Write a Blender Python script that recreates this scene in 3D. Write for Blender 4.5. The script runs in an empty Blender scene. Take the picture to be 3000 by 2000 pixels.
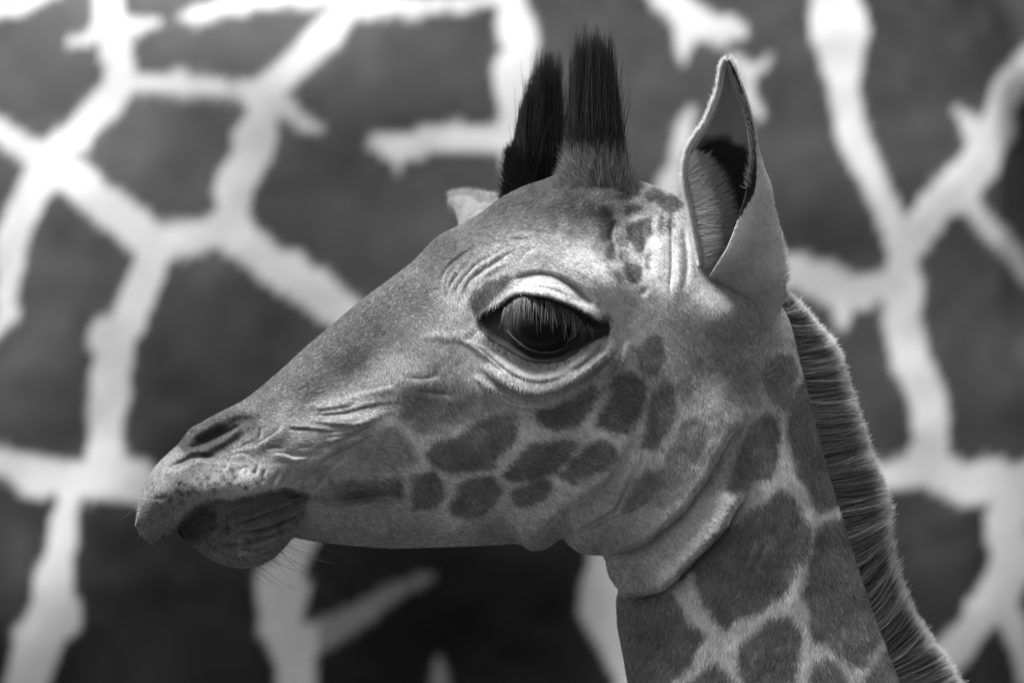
# A giraffe calf in profile before the flank of an adult giraffe (black-and-white photograph).
import bpy, math
import numpy as np

rng = np.random.default_rng(11)
S = 0.00025          # one image pixel at the calf's depth = 0.25 mm
ZC = 2.10            # height of the image centre above the ground
U0, V0 = 1500.0, 1000.0
scene = bpy.context.scene
col = scene.collection

# ------------------------------------------------------------------ camera, sky, sun, exposure
CAM_D = 8.3333
cam_data = bpy.data.cameras.new('camera')
cam = bpy.data.objects.new('camera', cam_data)
col.objects.link(cam)
cam.location = (0, -CAM_D, ZC)
cam.rotation_euler = (math.radians(90), 0, 0)
cam_data.sensor_width = 36
cam_data.lens = 400
cam_data.clip_end = 5000
cam_data.dof.use_dof = True
cam_data.dof.focus_distance = CAM_D - 0.075
cam_data.dof.aperture_fstop = 4.6
scene.camera = cam

SUN_DIR = np.array([-0.34, -0.04, 0.93]); SUN_DIR /= np.linalg.norm(SUN_DIR)
world = bpy.data.worlds.new('World')
scene.world = world
world.use_nodes = True
wn = world.node_tree
for n in list(wn.nodes):
    wn.nodes.remove(n)
sky = wn.nodes.new('ShaderNodeTexSky')
sky.sky_type = 'NISHITA'
sky.sun_disc = False
sky.sun_elevation = math.asin(SUN_DIR[2])
sky.sun_rotation = math.atan2(SUN_DIR[0], SUN_DIR[1])
sky.dust_density = 1.0
sky.air_density = 0.7
bw = wn.nodes.new('ShaderNodeRGBToBW')
bg = wn.nodes.new('ShaderNodeBackground')
bg.inputs['Strength'].default_value = 0.06
wo = wn.nodes.new('ShaderNodeOutputWorld')
wn.links.new(sky.outputs['Color'], bw.inputs['Color'])
wn.links.new(bw.outputs['Val'], bg.inputs['Color'])
wn.links.new(bg.outputs['Background'], wo.inputs['Surface'])

sun_data = bpy.data.lights.new('sun', 'SUN')
sun_data.energy = 3.0
sun_data.angle = math.radians(28)
sun = bpy.data.objects.new('sun', sun_data)
col.objects.link(sun)
from mathutils import Vector
sun.rotation_euler = Vector(SUN_DIR).to_track_quat('Z', 'Y').to_euler()
sun.location = (-2, 1, 8)

scene.view_settings.view_transform = 'Standard'
scene.view_settings.look = 'None'
scene.view_settings.gamma = 1.0
scene.view_settings.exposure = 2.05
scene.render.engine = 'CYCLES'
scene.cycles.use_denoising = True
scene.cycles.max_bounces = 6
scene.cycles.diffuse_bounces = 3
scene.cycles.transparent_max_bounces = 8
try:
    scene.cycles_curves.shape = 'RIBBONS'
    scene.cycles_curves.subdivisions = 2
except Exception:
    pass

# ------------------------------------------------------------------ numeric helpers
def sm(a, b, x):
    t = np.clip((x - a) / (b - a), 0, 1)
    return t * t * (3 - 2 * t)

def lattice(seed):
    r = np.random.default_rng(seed)
    return r.random((256, 256)).astype(np.float32)
LAT = [lattice(i + 100) for i in range(4)]

def noise(u, v, scale, k=0):
    """smooth value noise, -1..1"""
    x = u / scale; y = v / scale
    xi = np.floor(x).astype(int); yi = np.floor(y).astype(int)
    fx = x - xi; fy = y - yi
    fx = fx * fx * (3 - 2 * fx); fy = fy * fy * (3 - 2 * fy)
    L = LAT[k % 4]
    a = L[xi & 255, yi & 255]; b = L[(xi + 1) & 255, yi & 255]
    c = L[xi & 255, (yi + 1) & 255]; d = L[(xi + 1) & 255, (yi + 1) & 255]
    return 2 * ((a * (1 - fx) + b * fx) * (1 - fy) + (c * (1 - fx) + d * fx) * fy) - 1

def crom(P, n, closed=False):
    """Catmull-Rom through the rows of P, n samples per span"""
    P = np.asarray(P, float)
    if len(P) < 3:
        t = np.linspace(0, 1, n * (len(P) - 1) + 1)[:, None]
        return P[0] * (1 - t) + P[-1] * t
    if closed:
        Q = np.vstack([P[-1], P, P[0], P[1]])
        m = len(P)
    else:
        Q = np.vstack([2 * P[0] - P[1], P, 2 * P[-1] - P[-2]])
        m = len(P) - 1
    out = []
    t = np.linspace(0, 1, n, endpoint=False)[:, None]
    for i in range(m):
        p0, p1, p2, p3 = Q[i], Q[i + 1], Q[i + 2], Q[i + 3]
        out.append(0.5 * (2 * p1 + (p2 - p0) * t + (2 * p0 - 5 * p1 + 4 * p2 - p3) * t ** 2 + (3 * p1 - p0 - 3 * p2 + p3) * t ** 3))
    if not closed:
        out.append(P[-1:])
    return np.vstack(out)

def polydist(u, v, P):
    """distance, side (+1/-1) and arc parameter 0..1 to polyline P"""
    best = np.full(u.shape, 1e18); side = np.ones(u.shape); par = np.zeros(u.shape)
    L = np.r_[0, np.cumsum(np.hypot(*(P[1:] - P[:-1]).T))]
    tot = L[-1] + 1e-9
    for k in range(len(P) - 1):
        ax, ay = P[k]; bx, by = P[k + 1]
        dx, dy = bx - ax, by - ay
        l2 = dx * dx + dy * dy + 1e-12
        t = np.clip(((u - ax) * dx + (v - ay) * dy) / l2, 0, 1)
        ex = u - ax - t * dx; ey = v - ay - t * dy
        d2 = ex * ex + ey * ey
        m = d2 < best
        best = np.where(m, d2, best)
        side = np.where(m, np.sign(dx * ey - dy * ex), side)
        par = np.where(m, (L[k] + t * (L[k + 1] - L[k])) / tot, par)
    return np.sqrt(best), side, par

def polysd(u, v, P):
    """signed distance to closed polygon P, negative inside (only near its box)"""
    P = np.asarray(P, float)
    best = np.full(u.shape, 1e18); ins = np.zeros(u.shape, bool)
    n = len(P)
    for k in range(n):
        ax, ay = P[k]; bx, by = P[(k + 1) % n]
        dx, dy = bx - ax, by - ay
        t = np.clip(((u - ax) * dx + (v - ay) * dy) / (dx * dx + dy * dy + 1e-12), 0, 1)
        best = np.minimum(best, (u - ax - t * dx) ** 2 + (v - ay - t * dy) ** 2)
        if ay != by:
            c = ((ay > v) != (by > v)) & (u < dx * (v - ay) / dy + ax)
            ins ^= c
    d = np.sqrt(best)
    return np.where(ins, -d, d)

def boxed(u, v, P, pad):
    P = np.asarray(P)
    return (u > P[:, 0].min() - pad) & (u < P[:, 0].max() + pad) & (v > P[:, 1].min() - pad) & (v < P[:, 1].max() + pad)

class MQ:
    """multiquadric interpolation of scattered values"""
    def __init__(self, pts, c):
        pts = np.asarray(pts, float)
        self.p = pts[:, :2]; self.c = c
        n = len(pts)
        A = np.sqrt(((self.p[:, None] - self.p[None]) ** 2).sum(-1) + c * c)
        M = np.zeros((n + 3, n + 3)); M[:n, :n] = A + np.eye(n) * 1.0
        M[:n, n] = M[n, :n] = 1; M[:n, n + 1:] = self.p / 1000; M[n + 1:, :n] = self.p.T / 1000
        self.w = np.linalg.solve(M, np.r_[pts[:, 2], 0, 0, 0])
    def __call__(self, u, v):
        r = np.full(u.shape, self.w[-3]) + self.w[-2] * u / 1000 + self.w[-1] * v / 1000
        for (a, b), w in zip(self.p, self.w):
            r = r + w * np.sqrt((u - a) ** 2 + (v - b) ** 2 + self.c ** 2)
        return r

def idw(pts, u, v, soft=40., pw=3.0):
    num = 0; den = 0
    for p in pts:
        w = 1.0 / ((u - p[0]) ** 2 + (v - p[1]) ** 2 + soft ** 2) ** (pw / 2)
        num = num + w[..., None] * np.asarray(p[2:], float) if len(p) > 3 else num + w * p[2]
        den = den + w
    return num / (den[..., None] if len(pts[0]) > 3 else den)

# enlarged image crops from which points were read (origin u, origin v, enlargement)
CROP = {1: (350, 1100, 2.614), 2: (1200, 650, 2.614), 3: (1250, 50, 2.614), 4: (1750, 150, 2.24), 5: (1000, 1050, 2.614),
         6: (1600, 1000, 2.614), 7: (1700, 1400, 2.614), 8: (2200, 1250, 2.091), 0: (0, 0, 1.0)}
def crop_px(k, pts):
    a, b, s = CROP[k]
    P = np.asarray(pts, float).reshape(-1, 2)
    return P / s + np.array([a, b])

def to_world(u, v, y):
    return np.stack([(u - U0) * S, y, ZC - (v - V0) * S], -1)

# ------------------------------------------------------------------ materials
def new_mat(name):
    m = bpy.data.materials.new(name)
    m.use_nodes = True
    nt = m.node_tree
    return m, nt, nt.nodes['Principled BSDF']

def set_in(b, **kw):
    for k, v in kw.items():
        k = k.replace('_', ' ')
        if k in b.inputs:
            b.inputs[k].default_value = v

def tone_mat(name, rough=0.75, spec=0.25, bump=0.0, bscale=900, sheen=0.0, mott=0.0, mscale=20):
    m, nt, b = new_mat(name)
    a = nt.nodes.new('ShaderNodeAttribute'); a.attribute_name = 'tone'
    src = a.outputs['Fac']
    if mott > 0:
        tc = nt.nodes.new('ShaderNodeTexCoord')
        nz = nt.nodes.new('ShaderNodeTexNoise'); nz.inputs['Scale'].default_value = mscale; nz.inputs['Detail'].default_value = 4
        mr = nt.nodes.new('ShaderNodeMapRange'); mr.inputs['From Min'].default_value = 0.3; mr.inputs['From Max'].default_value = 0.7
        mr.inputs['To Min'].default_value = 1 - mott; mr.inputs['To Max'].default_value = 1 + mott
        mu = nt.nodes.new('ShaderNodeMath'); mu.operation = 'MULTIPLY'
        nt.links.new(tc.outputs['Object'], nz.inputs['Vector'])
        nt.links.new(nz.outputs['Fac'], mr.inputs['Value'])
        nt.links.new(src, mu.inputs[0]); nt.links.new(mr.outputs['Result'], mu.inputs[1])
        src = mu.outputs[0]
    nt.links.new(src, b.inputs['Base Color'])
    set_in(b, Roughness=rough, Specular_IOR_Level=spec)
    if bump > 0:
        tc = nt.nodes.new('ShaderNodeTexCoord')
        nz = nt.nodes.new('ShaderNodeTexNoise'); nz.inputs['Scale'].default_value = bscale; nz.inputs['Detail'].default_value = 3
        bp = nt.nodes.new('ShaderNodeBump'); bp.inputs['Strength'].default_value = bump; bp.inputs['Distance'].default_value = 0.001
        nt.links.new(tc.outputs['Object'], nz.inputs['Vector'])
        nt.links.new(nz.outputs['Fac'], bp.inputs['Height'])
        nt.links.new(bp.outputs['Normal'], b.inputs['Normal'])
    return m

def add_translucency(m, fac):
    nt = m.node_tree
    tr = nt.nodes.new('ShaderNodeBsdfTranslucent'); mx = nt.nodes.new('ShaderNodeMixShader'); mx.inputs[0].default_value = fac
    nt.links.new(nt.nodes['Attribute'].outputs['Fac'], tr.inputs['Color'])
    nt.links.new(nt.nodes['Principled BSDF'].outputs[0], mx.inputs[1]); nt.links.new(tr.outputs[0], mx.inputs[2])
    nt.links.new(mx.outputs[0], nt.nodes['Material Output'].inputs['Surface'])
M_SKIN = tone_mat('calf_skin', 0.7, 0.2, 0.5, 1500)
M_FUR = tone_mat('calf_fur', 0.55, 0.25)
add_translucency(M_FUR, 0.35)
M_MANE = tone_mat('mane_hair', 0.9, 0.08)
add_translucency(M_MANE, 0.35)
M_DARKHAIR = tone_mat('dark_hair', 0.45, 0.35)
M_ADULT = tone_mat('adult_coat', 0.8, 0.15, 0.3, 500, mott=0.06, mscale=60)

# ------------------------------------------------------------------ object helpers
def mesh_obj(name, co, faces, mat, parent=None, smooth=True, attrs=None, flat_idx=None):
    """faces: (n,4) int array, or list of arrays with 3/4 columns"""
    me = bpy.data.meshes.new(name)
    co = np.asarray(co, np.float32)
    fl = faces if isinstance(faces, list) else [faces]
    nloop = sum(f.size for f in fl); npoly = sum(len(f) for f in fl)
    me.vertices.add(len(co)); me.loops.add(nloop); me.polygons.add(npoly)
    me.vertices.foreach_set('co', co.ravel())
    me.loops.foreach_set('vertex_index', np.concatenate([f.ravel() for f in fl]).astype(np.int32))
    tot = np.concatenate([np.full(len(f), f.shape[1]) for f in fl]).astype(np.int32)
    start = np.r_[0, np.cumsum(tot)[:-1]].astype(np.int32)
    me.polygons.foreach_set('loop_start', start)
    me.update(calc_edges=True)
    me.validate()
    me.polygons.foreach_set('use_smooth', np.full(len(me.polygons), smooth, bool))
    for k, a in (attrs or {}).items():
        at = me.attributes.new(k, 'FLOAT', 'POINT')
        at.data.foreach_set('value', np.asarray(a, np.float32))
    me.materials.append(mat)
    o = bpy.data.objects.new(name, me)
    col.objects.link(o)
    o.parent = parent
    return o

def hair_obj(name, pts, radius, tone, mat, parent=None, kind='stuff'):
    """pts (n,k,3) world, radius (n,k), tone (n,k)"""
    n, k, _ = pts.shape
    cu = bpy.data.hair_curves.new(name)
    cu.add_curves([k] * n)
    cu.attributes['position'].data.foreach_set('vector', pts.astype(np.float32).ravel()) if 'position' in cu.attributes else None
    ra = cu.attributes.get('radius') or cu.attributes.new('radius', 'FLOAT', 'POINT')
    ra.data.foreach_set('value', np.broadcast_to(radius, (n, k)).astype(np.float32).ravel())
    ta = cu.attributes.new('tone', 'FLOAT', 'POINT')
    ta.data.foreach_set('value', np.broadcast_to(tone, (n, k)).astype(np.float32).ravel())
    cu.materials.append(mat)
    o = bpy.data.objects.new(name, cu)
    col.objects.link(o)
    o.parent = parent
    if kind:
        o['kind'] = kind
    return o

def empty(name, loc, label, cat):
    o = bpy.data.objects.new(name, None)
    o.location = loc
    o['label'] = label; o['category'] = cat
    col.objects.link(o)
    return o

def keep_world(o):
    """children are built in world coordinates: undo the parents' offset"""
    p = o.parent; off = Vector((0, 0, 0))
    while p is not None:
        off += p.location
        p = p.parent
    o.location = -off

def grid_faces(ni, nj, wrap=False, base=0):
    i = np.arange(ni - 1)[:, None]; j = np.arange(nj if wrap else nj - 1)[None]
    j2 = (j + 1) % nj
    f = np.stack([i * nj + j, i * nj + j2, (i + 1) * nj + j2, (i + 1) * nj + j], -1)
    return f.reshape(-1, 4) + base

def tube(path, radii, ns=20, base=0):
    path = np.asarray(path, float); radii = np.asarray(radii, float)
    if radii.ndim == 1:
        radii = np.stack([radii, radii], -1)
    tg = np.gradient(path, axis=0); tg /= np.linalg.norm(tg, axis=1)[:, None]
    yv = np.array([0, 1., 0.])
    a = np.cross(tg, yv); a /= np.linalg.norm(a, axis=1)[:, None] + 1e-9
    b = np.cross(tg, a)
    th = np.linspace(0, 2 * np.pi, ns, endpoint=False)
    co = path[:, None] + a[:, None] * (np.cos(th)[None, :, None] * radii[:, None, :1]) + b[:, None] * (np.sin(th)[None, :, None] * radii[:, None, 1:])
    return co.reshape(-1, 3), grid_faces(len(path), ns, True, base)

# ------------------------------------------------------------------ ground
n = 60
gx = np.sinh(np.linspace(-6.5, 6.5, n)) * 2.0
GX, GY = np.meshgrid(gx, gx, indexing='ij')
near_m = np.exp(-(GX ** 2 + GY ** 2) / 3000)
GZ = -0.02 + 0.0 * near_m + 0.25 * (1 - near_m) * noise(GX, GY, 9.0)
gm, gnt, gb = new_mat('dry_earth')
tc = gnt.nodes.new('ShaderNodeTexCoord')
nz = gnt.nodes.new('ShaderNodeTexNoise'); nz.inputs['Scale'].default_value = 1.7; nz.inputs['Detail'].default_value = 8
cr = gnt.nodes.new('ShaderNodeValToRGB')
cr.color_ramp.elements[0].color = (0.03, 0.03, 0.03, 1); cr.color_ramp.elements[1].color = (0.07, 0.07, 0.07, 1)
gnt.links.new(tc.outputs['Object'], nz.inputs['Vector'])
gnt.links.new(nz.outputs['Fac'], cr.inputs['Fac'])
gnt.links.new(cr.outputs['Color'], gb.inputs['Base Color'])
set_in(gb, Roughness=0.95, Specular_IOR_Level=0.1)
ground = mesh_obj('ground', np.stack([GX, GY, GZ], -1).reshape(-1, 3), grid_faces(n, n)[:, ::-1], gm)
ground['kind'] = 'structure'

# ------------------------------------------------------------------ adult giraffe (stands about 1.3 m behind the calf)
SA = 0.0002875       # at the adult's flank: one image pixel = 0.2875 mm
AY = 1.75            # centre line of the adult's trunk
NET = [  # pale seams of the coat: (u, v, half width) along each seam
    [(-60, 45, 30), (0, 20, 26), (90, -5, 22), (160, -40, 20)],
    [(315, -60, 42), (312, 0, 40), (325, 80, 40), (338, 140, 46), (352, 190, 46), (363, 235, 44)],
    [(205, 128, 6), (250, 112, 16), (290, 92, 26), (330, 80, 30), (390, 82, 22), (430, 74, 14), (485, 62, 6)],
    [(530, 55, 8), (570, 48, 22), (622, 30, 28), (717, 8, 24), (830, -6, 22), (956, -4, 22), (1034, 8, 30), (1130, 16, 26), (1211, 20, 24), (1330, 5, 20), (1450, -8, 22)],
    [(363, 235, 40), (420, 240, 34), (480, 245, 32), (560, 252, 30), (620, 258, 28), (700, 264, 28), (770, 262, 44)],
    [(770, 262, 46), (830, 222, 42), (880, 170, 38), (915, 140, 44), (960, 86, 46), (1000, 35, 40), (1030, -30, 40)],
    [(770, 270, 40), (830, 315, 32), (870, 345, 24), (905, 368, 16), (932, 382, 8)],
    [(768, 270, 42), (765, 330, 44), (752, 390, 60), (740, 430, 62), (722, 475, 50), (698, 525, 62), (680, 575, 50), (680, 622, 46), (682, 670, 60)],
    [(363, 235, 40), (320, 290, 42), (275, 345, 44), (225, 400, 44), (185, 430, 44), (150, 465, 50)],
    [(150, 465, 44), (100, 445, 38), (60, 420, 36), (0, 385, 34), (-60, 355, 34)],
    [(150, 480, 50), (105, 550, 46), (70, 610, 46), (45, 670, 48), (28, 740, 44), (20, 820, 34), (20, 880, 30), (28, 915, 28), (-5, 960, 18), (-30, 1000, 16)],
    [(150, 480, 40), (215, 520, 52), (270, 570, 48), (330, 615, 52), (390, 660, 55), (430, 705, 58), (480, 712, 58)],
    [(480, 712, 60), (540, 705, 48), (590, 695, 40), (640, 680, 48), (690, 685, 62)],
    [(690, 685, 60), (740, 725, 50), (800, 770, 52), (861, 812, 62), (920, 850, 62), (975, 895, 58), (1040, 950, 52), (1120, 1020, 50)],
    [(470, 720, 55), (445, 770, 44), (420, 830, 46), (397, 895, 50), (375, 950, 52), (335, 990, 74), (345, 1040, 48), (330, 1110, 60), (315, 1190, 56), (312, 1270, 50), (310, 1330, 56), (308, 1390, 62)],
    [(308, 1395, 60), (250, 1405, 60), (180, 1405, 46), (100, 1392, 52), (40, 1365, 46), (-40, 1340, 46)],
    [(308, 1395, 56), (380, 1400, 62), (440, 1430, 56), (500, 1470, 50)],
    [(225, 1400, 50), (205, 1470, 36), (196, 1537, 36), (180, 1610, 42), (165, 1680, 52), (160, 1740, 60), (167, 1790, 78), (140, 1830, 70), (112, 1880, 72), (95, 1930, 64), (84, 1980, 62), (75, 2060, 60)],
    [(905, 1540, 40), (880, 1590, 44), (845, 1650, 52), (822, 1700, 66), (827, 1735, 76), (822, 1790, 62), (825, 1840, 64), (845, 1900, 56), (858, 1950, 56), (863, 2010, 52), (865, 2080, 50)],
    [(870, 1885, 50), (920, 1868, 48), (964, 1849, 42), (1040, 1810, 36), (1113, 1764, 26), (1172, 1730, 22), (1215, 1706, 18), (1265, 1698, 8)],
    [(1276, 1930, 4), (1281, 1970, 16), (1285, 2020, 24), (1288, 2080, 30)],
    [(1800, 1580, 70), (1792, 1640, 70), (1790, 1680, 72), (1772, 1730, 70), (1770, 1780, 72), (1800, 1840, 64), (1825, 1904, 64), (1855, 1968, 58), (1870, 2060, 56)],
    [(1490, -60, 40), (1498, 0, 42), (1505, 50, 56), (1512, 90, 56), (1528, 150, 46), (1512, 200, 58), (1502, 240, 62), (1510, 290, 46), (1503, 330, 36), (1495, 400, 34), (1494, 470, 16), (1492, 530, 10)],
    [(1085, 408, 14), (1125, 420, 28), (1163, 435, 40), (1200, 425, 38), (1260, 410, 36), (1330, 400, 34), (1402, 408, 38), (1460, 400, 34), (1500, 390, 30)],
    [(1163, 440, 36), (1163, 480, 12), (1162, 505, 5)],
    [(1940, -40, 44), (1985, 15, 46), (2030, 55, 44), (2090, 75, 46), (2140, 80, 40), (2172, 88, 18)],
    [(2020, 50, 40), (2010, 100, 34), (2006, 150, 16), (2004, 175, 6)],
    [(2150, 165, 12), (2175, 195, 24), (2195, 235, 22), (2195, 280, 24), (2215, 315, 20), (2235, 345, 8)],
    [(2190, 200, 20), (2225, 190, 14), (2262, 172, 6)],
    [(2022, 320, 8), (2012, 360, 24), (1995, 430, 26), (1975, 500, 30), (1955, 570, 34), (1930, 640, 30)],
    [(2450, -60, 70), (2454, 0, 74), (2462, 60, 82), (2466, 100, 84), (2472, 153, 62), (2476, 239, 50), (2488, 335, 42), (2507, 406, 52), (2540, 478, 38), (2570, 530, 40), (2592, 585, 32), (2622, 665, 38), (2655, 730, 46)],
    [(2655, 730, 46), (2700, 665, 50), (2760, 590, 54), (2830, 525, 56), (2880, 470, 56), (2925, 390, 50), (2940, 330, 44), (2962, 265, 46), (3010, 200, 44), (3070, 150, 44)],
    [(2815, 325, 10), (2845, 352, 26), (2885, 395, 40)],
    [(2825, 575, 30), (2885, 642, 30), (2930, 688, 30), (2975, 740, 28), (3030, 820, 26)],
    [(2651, 829, 60), (2600, 840, 46), (2557, 850, 46), (2500, 845, 52), (2440, 832, 52), (2379, 812, 48), (2330, 795, 46), (2270, 770, 44), (2180, 730, 42)],
    [(2468, 860, 36), (2470, 910, 28), (2468, 955, 12)],
    [(2655, 735, 44), (2648, 800, 46), (2645, 860, 58), (2648, 940, 54), (2662, 1029, 54), (2690, 1096, 52), (2720, 1186, 54), (2727, 1275, 50), (2720, 1350, 60)],
    [(2720, 1375, 56), (2650, 1388, 40), (2590, 1396, 40), (2520, 1400, 40)],
    [(2720, 1370, 56), (2774, 1395, 52), (2830, 1420, 56), (2870, 1415, 62), (2917, 1405, 62), (2965, 1420, 60), (3060, 1400, 60)],
    [(2955, 1430, 60), (2975, 1490, 56), (2950, 1545, 62), (2970, 1610, 56), (2948, 1700, 62), (2895, 1776, 54), (2846, 1845, 50), (2800, 1900, 46), (2760, 1960, 40)],
    [(2935, 1740, 50), (2965, 1810, 40), (2995, 1890, 38), (3030, 1980, 36)],
    [(3000, 1620, 60), (3080, 1640, 60)],
    # where the calf stands before the flank
    [(1040, 950, 50), (1180, 1060, 48), (1330, 1130, 46), (1480, 1180, 46)],
    [(1495, 625, 36), (1500, 760, 40), (1490, 900, 40), (1480, 1050, 42), (1480, 1180, 44)],
    [(1480, 1180, 44), (1420, 1330, 40), (1380, 1480, 38)],
    [(1930, 640, 30), (1900, 760, 40), (1860, 900, 42), (1760, 1050, 40), (1620, 1130, 42), (1480, 1180, 44)],
    [(2180, 730, 40), (2080, 780, 42), (1980, 820, 42), (1890, 830, 40)],
    [(905, 1530, 34), (900, 1480, 36), (860, 1420, 38), (780, 1370, 40), (640, 1400, 40), (520, 1465, 40)],
    [(1800, 1580, 60), (1850, 1450, 44), (1880, 1300, 42), (1870, 1150, 40), (1860, 900, 42)],
    [(2520, 1400, 40), (2380, 1420, 40), (2200, 1430, 42), (2020, 1400, 42), (1880, 1320, 42)],
]

def adult_tone(u, v):
    jag = 8 * noise(u, v, 40, 0) + 6 * noise(u, v, 17, 1)
    best = np.full(u.shape, 1e9)
    for line in NET:
        P = crom(np.array(line, float), 5)
        m = boxed(u, v, P[:, :2], 160)
        if not m.any():
            continue
        d, _, t = polydist(u[m], v[m], P[:, :2])
        L = np.r_[0, np.cumsum(np.hypot(*(P[1:, :2] - P[:-1, :2]).T))]; L /= L[-1]
        best[m] = np.minimum(best[m], d - np.interp(t, L, P[:, 2]))
    # seams of the rest of the coat: cells round scattered centres
    r = np.random.default_rng(5)
    cx, cy = np.meshgrid(np.arange(-9000, 12001, 560), np.arange(-7000, 9001, 560))
    cx = (cx + r.uniform(-170, 170, cx.shape)).ravel(); cy = (cy + r.uniform(-170, 170, cy.shape)).ravel()
    out = (u < -90) | (u > 3090) | (v < -90) | (v > 2090)
    if out.any():
        uo, vo = u[out], v[out]
        f1 = np.full(uo.shape, 1e9); f2 = f1.copy()
        for a, b in zip(cx, cy):
            d = np.hypot(uo - a, vo - b)
            f2 = np.minimum(np.maximum(f1, d), f2); f1 = np.minimum(f1, d)
        best[out] = np.minimum(best[out], (f2 - f1) * 0.5 - 45)
    pale = 1 - sm(-7, 9, best + jag)
    shade = 0.066 + 0.028 * np.exp(-((u - 500) / 900) ** 2 - ((v - 250) / 600) ** 2) - 0.030 * sm(1000, 1800, v) + 0.02 * noise(u, v, 210, 2) + 0.012 * noise(u, v, 60, 3)  # random spot tone, painted sheen at upper left, darker low down
    # low middle spots darkest: shade of the flank hollow painted into the coat
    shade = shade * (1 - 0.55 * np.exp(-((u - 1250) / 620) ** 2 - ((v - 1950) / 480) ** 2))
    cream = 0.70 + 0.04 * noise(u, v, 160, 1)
    cream = np.where((u > 930) & (u < 1420) & (v > 1650), 0.34, cream)  # pale seam dimmed across the hollow, its shade painted in
    return shade * (1 - pale) + cream * pale

# trunk: rings along x (chest at the left), front half finer
xs = np.r_[np.linspace(-1.15, -0.56, 110, endpoint=False), np.linspace(-0.56, 0.56, 330, endpoint=False), np.linspace(0.56, 1.15, 110)]
prof = crom([(-1.15, .05, .08, 2.45), (-1.08, .30, .26, 2.44), (-0.85, .54, .40, 2.28), (-0.5, .72, .46, 2.10), (0.0, .75, .49, 2.06), (0.5, .72, .48, 2.10), (0.85, .50, .42, 2.24), (1.08, .30, .25, 2.36), (1.15, .04, .06, 2.38)], 12)
rz = np.interp(xs, prof[:, 0], prof[:, 1]); ry = np.interp(xs, prof[:, 0], prof[:, 2]); zc = np.interp(xs, prof[:, 0], prof[:, 3])
th = np.r_[np.linspace(0, np.pi, 320, endpoint=False), np.linspace(np.pi, 2 * np.pi, 60, endpoint=False)]
ct, st = np.cos(th)[None], np.sin(th)[None]
AX = np.repeat(xs[:, None], len(th), 1)
AZ = zc[:, None] + rz[:, None] * ct
AYc = AY - ry[:, None] * np.sign(st) * np.abs(st) ** 0.8
au = U0 + AX / SA; av = V0 - (AZ - ZC) / SA
front = np.clip(st, 0, 1) * np.ones_like(AX)
bump = np.zeros_like(AX)
def gb2(u0, v0, ru, rv, a, rot=0):
    c, s = math.cos(rot), math.sin(rot)
    du, dv = au - u0, av - v0
    return a * np.exp(-((du * c + dv * s) / ru) ** 2 - ((-du * s + dv * c) / rv) ** 2)
bump += gb2(350, 900, 600, 900, 0.035) + gb2(250, 1900, 420, 500, 0.05) + gb2(2600, 2100, 700, 700, 0.06)
bump -= gb2(1330, 1900, 400, 330, 0.12, 0.15)
bump += gb2(700, 150, 600, 300, 0.02)
dcr, scr, tcr = polydist(au, av, crom([(2800, -250), (2870, -20), (2925, 110), (2985, 260), (3040, 420)], 6))
bump -= 0.03 * np.exp(-(dcr / 55) ** 2)
bump -= 0.09 * sm(2930, 3120, au) * sm(1100, 650, av) * sm(200, 380, av)
bump += 0.004 * noise(au, av, 300, 0) + 0.0006 * noise(au, av, 90, 1)
AYc = AYc - bump * front + (0.07 * AX + 0.05 * np.clip(AX - 0.1, 0, 1) ** 2) * front
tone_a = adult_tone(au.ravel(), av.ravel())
co = [np.stack([AX, AYc, AZ], -1).reshape(-1, 3)]
fs = [grid_faces(len(xs), len(th), True)]
tones = [tone_a]
def add_tube(path, radii, ns=24):
    c, f = tube(path, radii, ns, sum(len(k) for k in co))
    co.append(c); fs.append(f)
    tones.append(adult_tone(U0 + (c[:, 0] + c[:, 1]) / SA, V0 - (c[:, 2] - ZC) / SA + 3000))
def leg_path(x, y, ztop, lean):
    k = crom([(x, y, ztop), (x + lean * .3, y, ztop * .72), (x + lean, y, ztop * .48), (x + lean * .5, y, ztop * .25), (x + lean * .4, y, .10), (x + lean * .2, y, .03), (x + lean * .1, y, -0.02)], 6)
    r = np.interp(np.linspace(0, 1, len(k)), [0, .08, .2, .42, .5, .6, .8, .9, 1], [.02, .18, .15, .085, .09, .06, .065, .075, .095])
    return k, r
for x, y, ln in ((-0.78, AY - .24, 0.0), (-0.74, AY + .24, 0.02), (0.86, AY - .24, 0.06), (0.90, AY + .24, 0.05)):
    k, r = leg_path(x, y, 2.1, ln)
    add_tube(k, np.stack([r * 1.15, r * .9], -1))
neck = crom([(-0.75, AY, 2.55), (-1.05, AY, 2.95), (-1.35, AY, 3.5), (-1.6, AY, 4.05), (-1.75, AY, 4.35), (-1.95, AY, 4.4), (-2.2, AY, 4.22), (-2.38, AY, 4.08)], 6)
rr = np.interp(np.linspace(0, 1, len(neck)), [0, .15, .4, .62, .72, .85, .97, 1], [.42, .30, .21, .16, .17, .13, .09, .03])
add_tube(neck, np.stack([rr, rr * .75], -1), 32)
adult = empty('adult_giraffe', (0, AY, 0), 'adult giraffe standing close behind the calf, patched flank out of focus', 'giraffe')
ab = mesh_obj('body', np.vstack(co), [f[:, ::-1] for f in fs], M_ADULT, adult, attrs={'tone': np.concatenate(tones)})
keep_world(ab)
tl = crom([(1.12, AY, 2.5), (1.2, AY, 2.2), (1.22, AY, 1.7), (1.22, AY, 1.35)], 5)
tco, tf = tube(tl, np.linspace(.05, .015, len(tl)), 12)
tail = mesh_obj('tail', tco, tf[:, ::-1], M_ADULT, adult, attrs={'tone': np.full(len(tco), .2)})
keep_world(tail)
nst = 260
rt = tl[-8:][rng.integers(0, 8, nst)] + rng.normal(0, .008, (nst, 3))
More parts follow.
